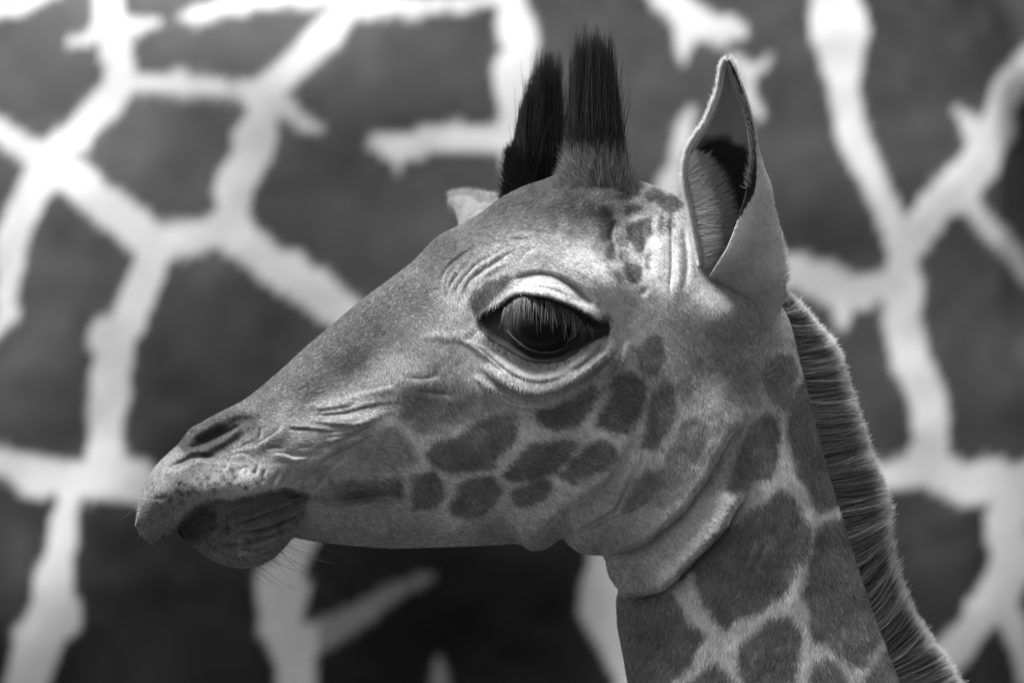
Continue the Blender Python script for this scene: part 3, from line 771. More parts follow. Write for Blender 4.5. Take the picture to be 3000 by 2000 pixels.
patch(2, [(90,560),(140,520),(150,600),(110,640)], .1, 10)
patch(2, [(900,270),(1000,240),(1100,300),(1050,380),(950,340)], .22, 12)
patch(2, [(1050,330),(1180,340),(1330,420),(1300,450),(1150,400)], .26, 10)
PATCH.append((crom(crop_px(1, [(470,510),(540,440),(640,385),(760,315),(880,285),(1000,285),(1065,330),(1040,400),(960,460),(880,530),(840,580),(740,600),(650,620),(640,570),(560,580),(500,550)]), 3, closed=True), .012, 12, 4.0))
FOLL = np.vstack([crop_px(1, [(480,815),(525,830),(570,845),(590,870),(545,890),(490,895),(640,820),(690,775),(745,815),(700,830),(805,765),(740,860),(900,770),(930,825),(820,790),(860,820),(490,955),(400,945),(430,1000),(330,1005),(300,960),(260,1040),(350,1060),
                           (240,1085),(460,870),(610,780),(1040,725),(1060,800),(980,850),(1120,790)]),
                  np.stack([rng.uniform(620, 850, 34), rng.uniform(1490, 1620, 34)], -1)])

def coat(u, v):
    t = idw(TONE, u, v, 45., 3.4)
    jag = 5 * noise(u, v, 22, 2) + 3 * noise(u, v, 9, 3)
    for P, tn, soft, gr in PATCH:
        m = boxed(u, v, P, 60)
        if not m.any():
            continue
        sd = polysd(u[m], v[m], P) + jag[m] - gr
        k = (1 - sm(-soft * 1.25, soft * 1.1, sd)) * (0.90 + 0.10 * noise(u[m], v[m], 45, 1))
        t[m] = t[m] * (1 - k) + (tn + .02) * k
    lowm = v > 2040
    if lowm.any():        # spots of the lower neck and body
        ul, vl = u[lowm], v[lowm]
        r = np.random.default_rng(77)
        cx, cy = np.meshgrid(np.arange(1500, 6200, 330), np.arange(1900, 5200, 330))
        cx = (cx + r.uniform(-110, 110, cx.shape)).ravel(); cy = (cy + r.uniform(-110, 110, cy.shape)).ravel()
        f1 = np.full(ul.shape, 1e9); f2 = f1.copy()
        for a, b in zip(cx, cy):
            d = np.hypot(ul - a, vl - b)
            f2 = np.minimum(np.maximum(f1, d), f2); f1 = np.minimum(f1, d)
        k = sm(-6, 8, (f2 - f1) * .5 - 24 + jag[lowm])
        w = sm(2040, 2070, vl)
        t[lowm] = t[lowm] * (1 - w) + w * (.60 * (1 - k) + .14 * k)
    # streaky forehead
    fz = np.exp(-((u - 1680) / 230) ** 2 - ((v - 590) / 110) ** 2) + np.exp(-((u - 1900) / 130) ** 2 - ((v - 680) / 130) ** 2)
    t = t * (1 + 0.35 * np.clip(fz, 0, 1) * noise(u * 0.6 + v * 0.2, v, 20, 1))
    t = t * (1 + 0.10 * noise(u, v, 55, 3) + 0.07 * noise(u, v, 18, 0))
    for a, b in FOLL:
        m = (np.abs(u - a) < 12) & (np.abs(v - b) < 12)
        if m.any():
            t[m] *= 1 - (0.8 if b < 1480 else .45) * np.exp(-((u[m] - a) ** 2 + (v[m] - b) ** 2) / 42)
    m = boxed(u, v, EYE_RIM, 40)
    if m.any():
        sd = polysd(u[m], v[m], EYE_RIM) + 2 * noise(u[m], v[m], 8, 1)
        k = 1 - sm(3, 13, sd)
        t[m] = t[m] * (1 - k) + 0.010 * k
    return np.clip(t, 0.008, 0.85)

TT = coat(UU.ravel(), VV.ravel()).reshape(UU.shape)

PW = to_world(UU, VV, YY)
nring = NN + NF
cco = [PW.reshape(-1, 3)]; cfs = [grid_faces(len(CC), nring, True)]; cts = [TT.ravel()]
def cadd(c, f, t):
    b = sum(len(k) for k in cco)
    cco.append(c); cfs.append(f + b); cts.append(np.broadcast_to(t, (len(c),)))
# legs
for u0, y0, ln in ((2950, -.10, 0.0), (2980, .10, 0.01), (5350, -.10, .04), (5380, .10, .03)):
    x0 = (u0 - U0) * S
    k = crom([(x0, y0, 1.42), (x0 + ln * .3, y0, 1.0), (x0 + ln, y0, .62), (x0 + ln * .5, y0, .33), (x0 + ln * .4, y0, .09), (x0 + ln * .2, y0, .03), (x0, y0, -0.02)], 6)
    r = np.interp(np.linspace(0, 1, len(k)), [0, .08, .2, .42, .5, .6, .8, .9, 1], [.01, .085, .07, .042, .046, .03, .033, .04, .048])
    c, f = tube(k, r, 16)
    cadd(c, f, .3)
# bony stubs under the hair tufts of the ossicones
OSS = [dict(y=-0.020, path=[(1758,680),(1756,610),(1752,550),(1749,500),(1748,455),(1746,400),(1744,368)], r=[90,112,106,84,74,62,28], ry=[30,58,76,74,70,58,26]),
       dict(y=0.050, path=[(1575,680),(1574,630),(1572,580),(1570,540),(1570,490),(1570,460),(1570,430)], r=[80,88,84,78,74,64,28], ry=[30,70,90,84,76,62,28])]
stub = []
for o_ in OSS:
    P = crom(np.array(o_['path'], float), 10)
    t = np.linspace(0, 1, len(o_['path'])); tq = np.linspace(0, 1, len(P))
    r1 = np.interp(tq, t, o_['r']) * S; r2 = np.interp(tq, t, o_['ry']) * S
    W3 = to_world(P[:, 0], P[:, 1], np.full(len(P), o_['y']))
    c, f = tube(W3, np.stack([r1, r2], -1), 64)
    uq = U0 + c[:, 0] / S; vq = V0 - (c[:, 2] - ZC) / S
    tn = np.clip(coat(uq, np.maximum(vq, 520)), .10, .3) * sm(425, 490, vq) + .015
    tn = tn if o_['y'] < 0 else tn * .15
    cadd(c, f[:, ::-1], tn)
    stub.append((c.reshape(len(P), 64, 3), tn.reshape(len(P), 64)))

calf = empty('giraffe_calf', ((2950 - U0) * S, 0, 0), 'young giraffe calf in sharp profile facing left with upright ear and tufted horns', 'giraffe')
body = mesh_obj('body', np.vstack(cco), cfs, M_SKIN, calf, attrs={'tone': np.concatenate(cts) * 0.9})
keep_world(body)

# surface normals of the head and neck grid
ey = np.gradient(PW[:NI], axis=0); ez = np.roll(PW[:NI], -1, 1) - np.roll(PW[:NI], 1, 1)
NRM = np.cross(ey, ez); NRM /= np.linalg.norm(NRM, axis=2)[..., None] + 1e-12
if NRM[NI // 2, NN // 2, 1] > 0:
    NRM = -NRM

def surf(u, v):
    """nearest near-side surface point and normal"""
    d = (UU[:NI, 1:NN - 1] - u) ** 2 + (VV[:NI, 1:NN - 1] - v) ** 2
    k = np.unravel_index(np.argmin(d), d.shape)
    return PW[k[0], k[1] + 1], NRM[k[0], k[1] + 1]

# ------------------------------------------------------------------ fur
FLOW = [(420,1500,-.3,1), (480,1400,.2,.5), (600,1420,.6,.7), (800,1400,.5,.8), (700,1200,.8,-.5), (900,1080,.75,-.6), (1100,920,.75,-.6), (1250,790,.8,-.5), (1350,690,.8,-.5), (1450,640,.8,-.3), (1560,560,.6,-.5), (1740,520,.1,-1), (1720,620,-.2,-.8),
        (1640,640,.9,.1), (1850,620,.9,.1), (1950,600,1,.1), (1880,720,.8,.5), (1930,820,.4,.8), (2000,800,.2,1), (900,1190,.9,-.3), (1050,1180,.9,.1), (850,1300,.8,.3), (1000,1330,.7,.7), (1180,1100,.3,.9), (1200,1000,.6,.5),
        (1350,1000,.5,.7), (1380,850,-.1,.9), (1430,760,.5,.6), (1550,720,.95,.25), (1700,760,.95,.4), (1790,850,.9,.5), (1600,850,.8,.4), (1600,1090,-.15,1), (1480,1060,-.3,1), (1700,1070,.3,1), (1800,980,.6,.7),
        (1300,1180,.4,.9), (1400,1280,.5,.85), (1600,1340,.8,.55), (1700,1330,.9,.35), (1800,1200,.95,.3), (1250,1420,.6,.7), (1450,1450,.6,.6), (1100,1520,.85,.45), (1300,1560,.9,.3), (1000,1560,.9,.3), (1550,1560,.8,.5),
        (650,1520,.5,-.9), (780,1500,.7,-.6), (600,1590,.2,.9), (720,1620,.6,.7), (850,1480,.8,.2), (1900,1200,.3,.95), (1950,1350,.2,.95), (2000,1050,.1,1), (1780,1500,.4,.9), (1900,1550,.7,.5), (2050,1500,.75,.5), (2000,1620,.8,.4),
        (2150,1300,.1,1), (2280,1150,.25,1), (2380,1300,.3,1), (2250,1500,.0,1), (2450,1600,.35,1), (2150,1700,-.35,1), (2000,1850,-.4,1), (2300,1850,-.1,1), (2500,1900,.35,1), (1880,1900,-.5,1), (2240,980,.3,.9)]
FLEN = [(430,1500,8), (600,1420,7), (700,1450,6), (850,1420,7), (700,1300,7), (850,1280,8), (1000,1200,10), (900,1100,12), (1200,850,12), (1400,700,17), (1550,580,20), (1740,540,24), (1880,640,8), (1880,720,8), (1950,750,8), (1600,740,16), (1600,850,9), (1720,800,14), (1400,950,13), (1600,1080,12),
        (1300,1200,16), (1500,1300,18), (1700,1300,20), (1850,1200,20), (1150,1500,18), (1400,1550,14), (700,1550,13), (800,1620,13), (1800,1550,9), (1950,1400,11), (1900,1520,9), (2050,1480,10), (1980,1660,11), (1700,1470,12), (2050,1000,14), (2150,1300,20), (2200,1550,24), (2300,1900,26), (2000,1850,26), (2450,1500,24), (1950,1620,18), (900,1200,14)]
G0 = PW[:NI]
Q = [G0[:-1, :, :], np.roll(G0, -1, 1)[:-1], np.roll(G0, -1, 1)[1:], G0[1:]]
d1 = Q[2] - Q[0]; d2 = Q[3] - Q[1]
area = 0.5 * np.linalg.norm(np.cross(d1, d2), axis=2)
cu_ = 0.5 * (UU[:NI - 1] + UU[1:NI]); cv_ = 0.5 * (VV[:NI - 1] + VV[1:NI])
wgt = area * np.where(SGN[:NI - 1] > 0, 1.0, 0.18)
sdr = np.full(cu_.shape, 99.0)
m = boxed(cu_, cv_, EYE_RIM, 30)
sdr[m] = polysd(cu_[m], cv_[m], EYE_RIM)
wgt = wgt * sm(-2, 9, sdr)
NOS = PATCH[-1][0]
m = boxed(cu_, cv_, NOS, 10)
sn = np.full(cu_.shape, 99.0); sn[m] = polysd(cu_[m], cv_[m], NOS)
wgt = wgt * (0.35 + 0.65 * sm(-12, 0, sn))
wgt = wgt * (1 - 0.6 * sm(2050, 2200, cv_))
NH = 520000
p = (wgt / wgt.sum()).ravel()
idx = np.searchsorted(np.cumsum(p), rng.random(NH))
idx = np.clip(idx, 0, p.size - 1)
fi, fj = np.unravel_index(idx, wgt.shape)
a = rng.random(NH)[:, None]; b = rng.random(NH)[:, None]
fj2 = (fj + 1) % nring
def bil(A):
    A_ = A[:NI]
    k = (slice(None), None) if A.ndim == 2 else (slice(None),)
    aa, bb = (a[:, 0], b[:, 0]) if A.ndim == 2 else (a, b)
    return A_[fi, fj] * (1 - aa) * (1 - bb) + A_[fi, fj2] * (1 - aa) * bb + A_[fi + 1, fj2] * aa * bb + A_[fi + 1, fj] * aa * (1 - bb)
root = bil(PW); nn = bil(NRM); nn /= np.linalg.norm(nn, axis=1)[:, None] + 1e-12
uh = U0 + root[:, 0] / S; vh = V0 - (root[:, 2] - ZC) / S
fl = idw(FLOW, uh, vh, 40., 3.0)
ang = np.arctan2(fl[:, 1], fl[:, 0]) + 0.28 * noise(uh, vh, 60, 2) + 0.16 * noise(uh, vh, 22, 3) + rng.normal(0, .09, NH)
g = np.stack([np.cos(ang), np.zeros(NH), -np.sin(ang)], -1)
tg = g - nn * (g * nn).sum(1)[:, None]
tl_ = np.linalg.norm(tg, axis=1)[:, None]
tg = tg / (tl_ + 1e-9)
ln = idw(FLEN, uh, vh, 60., 3.0) * 0.85 * S * rng.uniform(.65, 1.3, NH) * (0.4 + 0.6 * np.clip(tl_[:, 0] * 1.4, 0, 1))
lift = np.clip(rng.normal(.15, .05, NH), .05, .5)[:, None]
l_ = ln[:, None]
p0 = root - nn * 0.0004
p1 = root + l_ * (0.34 * tg + 0.34 * lift * nn)
p2 = root + l_ * (0.68 * tg + 0.52 * lift * nn)
p3 = root + l_ * (1.0 * tg + 0.56 * lift * nn + rng.normal(0, .04, (NH, 3)))
CS = 9.0
uw = .83 * uh + .56 * vh + 16 * noise(uh, vh, 31, 1) + 7 * noise(uh, vh, 11, 0); vw = -.56 * uh + .83 * vh + 16 * noise(uh, vh, 29, 2) + 7 * noise(uh, vh, 12, 3)
ci = np.floor(uw / CS).astype(np.int64); cj = np.floor(vw / CS).astype(np.int64)
hsh = ((ci * 73856093) ^ (cj * 19349663)) & 0x7fffffff
def hrand(k):
    return (((hsh * (1103515245 + 2 * k) + 12345 * (k + 1)) >> 7) & 0xffff) / 65535.0
cdu = (ci + .15 + .7 * hrand(1)) * CS - uw; cdv = (cj + .15 + .7 * hrand(2)) * CS - vw
ccu = uh + .83 * cdu - .56 * cdv; ccv = vh + .56 * cdu + .83 * cdv
cl_off = np.stack([(ccu - uh) * S, np.zeros(NH), -(ccv - vh) * S], -1)
cl_off = cl_off - nn * (cl_off * nn).sum(1)[:, None]
p2 = p2 + .30 * cl_off; p3 = p3 + .62 * cl_off
ctone = np.exp((hrand(3) - .5) * .35)
tone_h = ctone * coat(uh + rng.normal(0, 3.5, NH), vh + rng.normal(0, 3.5, NH)) * np.exp(rng.normal(0, .34, NH)) * 1.08
ths = np.stack([tone_h * .85, tone_h * .95, tone_h * 1.05, tone_h * 1.15], -1)
rad = np.array([.000095, .00009, .00007, .00002])[None] * rng.uniform(.8, 1.25, NH)[:, None]
fur = hair_obj('fur', np.stack([p0, p1, p2, p3], 1), rad, np.clip(ths, .006, .9), M_FUR, body)
keep_world(fur)

# fur and hair of the ossicones
def ossicone(o_, st, seed, hgt, lean, n_hair, width):
    r = np.random.default_rng(seed)
    g, tn = st
    ni, nj, _ = g.shape
    # short coat of the stub
    N = 9000
    i = r.integers(3, ni - 3, N); j = r.integers(0, nj, N)
    pt = g[i, j] + r.normal(0, .001, (N, 3))
    c = g.mean(1)[i]
    nv = pt - c; nv /= np.linalg.norm(nv, axis=1)[:, None]
    up = np.array([0, 0, 1.0])
    t = up - nv * (nv @ up)[:, None]; t /= np.linalg.norm(t, axis=1)[:, None] + 1e-9
    t = t + r.normal(0, .25, (N, 3)) + np.array([-.25, 0, 0]); t /= np.linalg.norm(t, axis=1)[:, None]
    L = (r.uniform(26, 50, N) * S)[:, None]
    P = np.stack([pt, pt + L * (.34 * t + .14 * nv), pt + L * (.68 * t + .2 * nv), pt + L * (t + .2 * nv)], 1)
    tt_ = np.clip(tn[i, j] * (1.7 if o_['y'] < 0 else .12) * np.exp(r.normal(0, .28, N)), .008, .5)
    f = hair_obj('fur', P, np.array([.00016, .00015, .0001, .00003])[None], tt_[:, None], M_FUR, body); keep_world(f)
    # the long black tuft
    N = n_hair
    top = int(ni * (.54 if o_['y'] < 0 else .34))
    i = r.integers(top, ni, N); j = r.integers(0, nj, N)
    c = g.mean(1)[i]
    q = np.sqrt(r.random(N))[:, None]
    pt = c + (g[i, j] - c) * (0.25 + .75 * q)
    rel = (pt - c); 
    ctop = g[-1].mean(0)
    ncl = 64
    ca = r.uniform(0, 2 * np.pi, ncl); cr_ = np.sqrt(r.random(ncl)) * width * .5
    cx_ = cr_ * np.cos(ca); cy_ = cr_ * np.sin(ca) * .8
    hx = hgt[1](cx_ / (width * .5)) + r.normal(0, 24 * S, ncl)
    rx = (pt[:, 0] - ctop[0]) * .95; ry_ = (pt[:, 1] - ctop[1])
    k = np.argmin((rx[:, None] * 1.05 - cx_) ** 2 + (ry_[:, None] - cy_) ** 2 + r.uniform(0, .00009, (N, ncl)), 1)
    zt = hgt[0] + hx[k] - 190 * S * r.random(N) ** 1.25 + r.normal(0, 5 * S, N)
    short = r.random(N) < .3
    zt = np.where(short, pt[:, 2] + (zt - pt[:, 2]) * r.uniform(.4, .95, N), zt)
    tip = np.stack([ctop[0] + lean + .78 * cx_[k] + .22 * rx * 1.1 + r.normal(0, .0011, N), ctop[1] + .78 * cy_[k] + .22 * ry_ + r.normal(0, .0011, N), zt], -1)
    fly = (r.random(N) < .05)[:, None]
    tip = tip + fly * np.stack([r.normal(.003, .007, N), r.normal(0, .006, N), r.normal(-.004, .008, N)], -1)
    fr = ((tip[:, 2] - pt[:, 2]) / (hgt[0] + .06 - ctop[2]))[:, None]
    s = np.linspace(0, 1, 6)[None, :, None]
    bulge = np.sin(np.pi * s) * .0
    P = pt[:, None] * (1 - s) + tip[:, None] * s
    out_ = np.stack([rx, ry_, np.zeros(N)], -1) * .08
    P = P + out_[:, None] * np.sin(np.pi * np.minimum(s * 1.1, 1)) + np.array([lean * -.25, 0, 0]) * np.sin(np.pi * s)
    P = P + np.cumsum(r.normal(0, .0005, (N, 6, 3)), 1) * s
    tone = np.clip(.007 * np.exp(r.normal(0, .5, N)), .003, .05)
    lo = (pt[:, 2] < g[int(ni * .62)].mean(0)[2])
    tone = np.where(lo & (o_['y'] < 0), tone * 3.0, tone)
    tf_ = hair_obj('horn_tuft', P, np.array([.00024, .00024, .00022, .00018, .00012, .00004])[None], tone[:, None], M_DARKHAIR, calf)
    keep_world(tf_)
zt = lambda v: ZC - (v - V0) * S
ossicone(OSS[0], stub[0], 1, (zt(200), lambda q: S * (96 - 125 * np.maximum(q, 0) ** 2 - 60 * np.minimum(q, 0) ** 2)), -2 * S, 4200, 152 * S)
ossicone(OSS[1], stub[1], 2, (zt(300), lambda q: S * np.interp(q, [-1, -.5, 0, .4, .8, 1], [-130, 40, 128, 143, 100, 70])), 12 * S, 5600, 150 * S)

# ------------------------------------------------------------------ ears
EAR = np.array([  # v, outer-left margin, near margin, right outline
 (190,2121,2127,2129), (205,2112,2134,2142), (230,2107,2144,2152), (270,2099,2158,2169), (320,2081,2176,2186), (370,2057,2189,2198), (410,2029,2195,2206), (450,2008,2197,2214), (500,2000,2191,2230), (550,2004,2181,2248), (600,2015,2169,2257),
 (650,2026,2153,2269), (700,2036,2135,2281), (750,2045,2112,2287), (800,2049,2080,2291), (840,2050,2060,2291), (890,2058,2066,2284), (940,2080,2086,2262), (990,2110,2115,2230), (1035,2150,2152,2190)], float)
EK = crom(EAR, 9)
NQ = 90
eco = []
for v_, l_e, n_e, r_e in EK:
    w_ = (r_e - l_e) * S
    ye = np.interp(v_, [190, 300, 500, 700, 850, 950, 1035], [-.098, -.092, -.083, -.077, -.070, -.058, -.034])
    cl = sm(740, 860, np.array(v_))
    nf = (n_e - l_e) / max(r_e - l_e, 1)
    kp = np.array([(l_e, ye + .16 * w_), (l_e + .14 * (r_e - l_e), ye + .42 * w_), (l_e + .52 * (r_e - l_e), ye + .52 * w_), (l_e + .88 * (r_e - l_e), ye + .30 * w_), (r_e, ye - .02 * w_),
                   (r_e - .45 * (r_e - n_e) * .6 - .06 * (r_e - l_e), ye - .24 * w_), (.35 * r_e + .65 * n_e - .0, ye - .34 * w_), (n_e, ye - (.36 - .34 * cl) * w_)])
    kp[:, 1] += sm(740, 900, np.array(v_)) * .048 * (1 - np.clip((kp[:, 0] - l_e) / max(r_e - l_e, 1), 0, 1))
    c_ = crom(kp, 14)
    L_ = np.r_[0, np.cumsum(np.hypot(*np.diff(c_ * [S, 1], axis=0).T))]
    q_ = np.linspace(0, L_[-1], NQ)
    eco.append(np.stack([(np.interp(q_, L_, c_[:, 0]) - U0) * S, np.interp(q_, L_, c_[:, 1]), np.full(NQ, ZC - (v_ - V0) * S)], -1))
eco = np.array(eco)                       # (rows, NQ, 3)
nr = len(eco)
e1 = np.gradient(eco, axis=0); e2 = np.gradient(eco, axis=1)
en = np.cross(e1, e2); en /= np.linalg.norm(en, axis=2)[..., None] + 1e-12
# outward = away from the cup's axis
axis_pt = eco[:, :, :].mean(1, keepdims=True)
if ((eco - axis_pt) * en)[10:60].sum() < 0:
    en = -en
thick = (0.0019 * sm(0, 10, np.arange(nr)) + .0004)[:, None, None]
inner = eco - en * thick
qq = np.linspace(0, 1, NQ)[None] * np.ones((nr, 1)); vv_ = EK[:, :1] * np.ones((1, NQ))
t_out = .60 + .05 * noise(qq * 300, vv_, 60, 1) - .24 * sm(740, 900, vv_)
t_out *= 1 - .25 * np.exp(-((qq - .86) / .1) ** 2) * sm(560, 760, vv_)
rimd = np.minimum(qq, 1 - qq)
nearrim = (1 - qq)
t_out = np.where((nearrim < .045 * sm(660, 560, vv_) + .004) & (vv_ < 650), .035, t_out)
t_in = .24 + .04 * noise(qq * 300, vv_, 50, 2)
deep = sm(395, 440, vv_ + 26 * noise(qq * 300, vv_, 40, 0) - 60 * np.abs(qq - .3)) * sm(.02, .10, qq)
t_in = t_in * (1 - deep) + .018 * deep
t_in = np.where((nearrim < .045 * sm(660, 560, vv_) + .004) & (vv_ < 650), .04, t_in)
t_in = np.where(qq < .10, .42, t_in)
lowl = sm(.42, .30, qq) * sm(470, 530, vv_)
t_in = t_in * (1 - lowl) + .26 * lowl
base_in = nr * NQ
f_out = grid_faces(nr, NQ); f_in = grid_faces(nr, NQ, base=base_in)[:, ::-1]
ii = np.arange(nr - 1)
rimA = np.stack([ii * NQ, (ii + 1) * NQ, (ii + 1) * NQ + base_in, ii * NQ + base_in], -1)
rimB = np.stack([ii * NQ + NQ - 1, ii * NQ + NQ - 1 + base_in, (ii + 1) * NQ + NQ - 1 + base_in, (ii + 1) * NQ + NQ - 1], -1)
jj = np.arange(NQ - 1)
rimC = np.stack([jj, jj + base_in, jj + 1 + base_in, jj + 1], -1)
ear_mat = tone_mat('ear_skin', 0.75, 0.2, 0.4, 1500)
add_translucency(ear_mat, 0.25)
ear_co = np.vstack([eco.reshape(-1, 3), inner.reshape(-1, 3)])
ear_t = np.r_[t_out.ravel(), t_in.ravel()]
ear_f = [f_out, f_in, rimA, rimB, rimC]

def ear_hair(xf=lambda a: a, seed=3, dens=1.0):
    r = np.random.default_rng(seed)
    P_all, T_all = [], []
    # outside coat
    N = int(34000 * dens)
    i = r.integers(2, nr - 1, N); j = r.integers(0, NQ, N)
    pt = eco[i, j] + (eco[np.minimum(i + 1, nr - 1), j] - eco[i, j]) * r.random(N)[:, None]
    nv = en[i, j]
    up = -np.gradient(eco, axis=0)[i, j]; up /= np.linalg.norm(up, axis=1)[:, None] + 1e-9
    t = up + r.normal(0, .22, (N, 3)) + .25 * nv; t /= np.linalg.norm(t, axis=1)[:, None]
    L = (r.uniform(6, 11, N) * S)[:, None]
    P_all.append(np.stack([pt, pt + L * (.4 * t + .16 * nv), pt + L * (.7 * t + .22 * nv), pt + L * (t + .24 * nv)], 1)); T_all.append(np.clip(t_out[i, j] * np.exp(r.normal(0, .2, N)) * 1.1, .01, .8))
    # pale fringe on both margins
    N = int(9000 * dens)
    i = r.integers(2, int(nr * .78), N); side = r.random(N) < .8
    j = np.where(side | (EK[i, 0] > 560), r.integers(0, 4, N), r.integers(NQ - 3, NQ, N))
    j = np.where(r.random(N) < .25, r.integers(int(NQ * .50), int(NQ * .62), N), j)
    pt = eco[i, j]
    e2n = e2[i, j] / (np.linalg.norm(e2[i, j], axis=1)[:, None] + 1e-9)
    o = np.where((j < NQ // 3)[:, None], -e2n, np.where((j > NQ - 6)[:, None], e2n, en[i, j]))
    up = -e1[i, j]; up /= np.linalg.norm(up, axis=1)[:, None]
    t = .75 * o + .55 * up + .25 * en[i, j] + r.normal(0, .22, (N, 3)); t /= np.linalg.norm(t, axis=1)[:, None]
    L = (r.uniform(8, 28, N) * S)[:, None]
    P_all.append(np.stack([pt, pt + L * .4 * t, pt + L * .75 * t + L * .05 * up, pt + L * t + L * .14 * up], 1)); T_all.append(np.clip(.78 * np.exp(r.normal(0, .15, N)), 0, .85) * np.where((j > NQ - 6) & (EK[i, 0] < 640), .25, 1))
    # long hairs inside, growing from the front margin across the cup
    N = int(3600 * dens)
    v0_ = r.uniform(455, 800, N)
    i = np.clip(np.searchsorted(EK[:, 0], v0_), 0, nr - 1)
    j = (r.random(N) ** 1.4 * NQ * .24).astype(int)
    pt = inner[i, j]
    px = np.cross(np.array([0, 0, 1.0]), en[i, j])
    t = np.array([.92, -.25, .0]) + np.stack([np.zeros(N), np.zeros(N), np.interp(v0_, [455, 560, 680, 800], [.75, .45, .1, .35])], -1) + r.normal(0, .14, (N, 3))
    t /= np.linalg.norm(t, axis=1)[:, None]
    L = (r.uniform(.55, 1.1, N) * np.interp(v0_, [455, 520, 620, 720, 800], [28, 62, 74, 66, 40]) * S)[:, None]
    cu2 = np.array([0, .3, .35])
    P_all.append(np.stack([pt, pt + L * .36 * t, pt + L * .70 * t + L * .03 * cu2, pt + L * t + L * .10 * cu2], 1)); T_all.append(np.clip(.7 * np.exp(r.normal(0, .25, N)), .1, .85))
    P = np.vstack(P_all); T = np.concatenate(T_all)
    P = xf(P.reshape(-1, 3)).reshape(P.shape)
    return P, T

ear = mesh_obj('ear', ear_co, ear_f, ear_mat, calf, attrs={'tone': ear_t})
keep_world(ear)
P_, T_ = ear_hair()
eh = hair_obj('fur', P_, np.array([.00014, .00014, .0001, .00003])[None], T_[:, None], M_FUR, ear); keep_world(eh)
# far ear, turned forward
EB = to_world(np.array(2165.), np.array(985.), np.array(-.06))
def far_ear(A):
    A = A - EB
    an = math.radians(60); ph = math.radians(45)
    y = -A[:, 1] * math.cos(ph) + A[:, 2] * math.sin(ph); z0 = A[:, 2] * math.cos(ph) + A[:, 1] * math.sin(ph)
    x = A[:, 0] * math.cos(an) - z0 * math.sin(an)
    z = A[:, 0] * math.sin(an) + z0 * math.cos(an)
    return np.stack([x, y, z], -1)
_tip = far_ear(eco[0])[NQ // 2]
_far0 = far_ear
_off = to_world(np.array(1318.), np.array(572.), np.array(.19)) - _tip
far_ear = lambda A: _far0(A) + _off
ear2 = mesh_obj('ear', far_ear(ear_co), [f[:, ::-1] for f in ear_f], ear_mat, calf, attrs={'tone': np.clip(ear_t, .12, .22)})
ear2['label'] = 'tip of the far ear showing past the brow'
keep_world(ear2)
P_, T_ = ear_hair(far_ear, 8, .5); T_ = np.clip(T_, .1, .3)
eh2 = hair_obj('fur', P_, np.array([.00014, .00014, .0001, .00003])[None], T_[:, None], M_FUR, ear2); keep_world(eh2)

# ------------------------------------------------------------------ eyes
eye_mat, ent, ebs = new_mat('eye')
at = ent.nodes.new('ShaderNodeAttribute'); at.attribute_name = 'tone'
ent.links.new(at.outputs['Fac'], ebs.inputs['Base Color'])
set_in(ebs, Roughness=0.07, Specular_IOR_Level=0.11)
rimp = np.array([surf(u_, v_)[0][1] for u_, v_ in ((1470, 905), (1600, 1050), (1690, 1030), (1720, 905), (1500, 1025), (1600, 860))])
RE = 150
y_front = rimp.mean() + 4 * S
print('eye rim depth', rimp, y_front)
def eyeball(sign):
    nu, nv_ = 96, 64
    th_ = np.linspace(0, np.pi, nv_)[:, None]; ph = np.linspace(0, 2 * np.pi, nu, endpoint=False)[None]
    dx = np.sin(th_) * np.cos(ph); dz = np.sin(th_) * np.sin(ph); dy = -np.cos(th_) * np.ones_like(ph)
    r_ir = np.hypot((dx * RE + 8) / 88, (dz * RE + 2) / 80)
    corn = 1 + .05 * np.exp(-(np.hypot(dx * RE, dz * RE) / 80) ** 2) * (dy < 0)
    c_ = to_world(np.array(1592.), np.array(954.), np.array(y_front + RE * S))
    P = c_ + np.stack([dx, dy, dz], -1) * (RE * S * corn)[..., None]
    pup = np.hypot((dx * RE + 6) / 62, (dz * RE + 6) / 40)
    t = np.where(r_ir < 1, .014, .10 + .16 * sm(1.0, 1.25, r_ir))
    t = np.where(dx < 0.2, np.minimum(t, .03), t)
    t = np.where(pup < 1, .006, t)
    P = P.reshape(-1, 3)
    if sign > 0:
        P = P * np.array([1, -1, 1])
    f = grid_faces(nv_, nu, True)
    o = mesh_obj('eye', P, f if sign > 0 else f[:, ::-1], eye_mat, calf, attrs={'tone': t.ravel()})
    keep_world(o)
    return o
eye = eyeball(-1)
eye_far = eyeball(1)
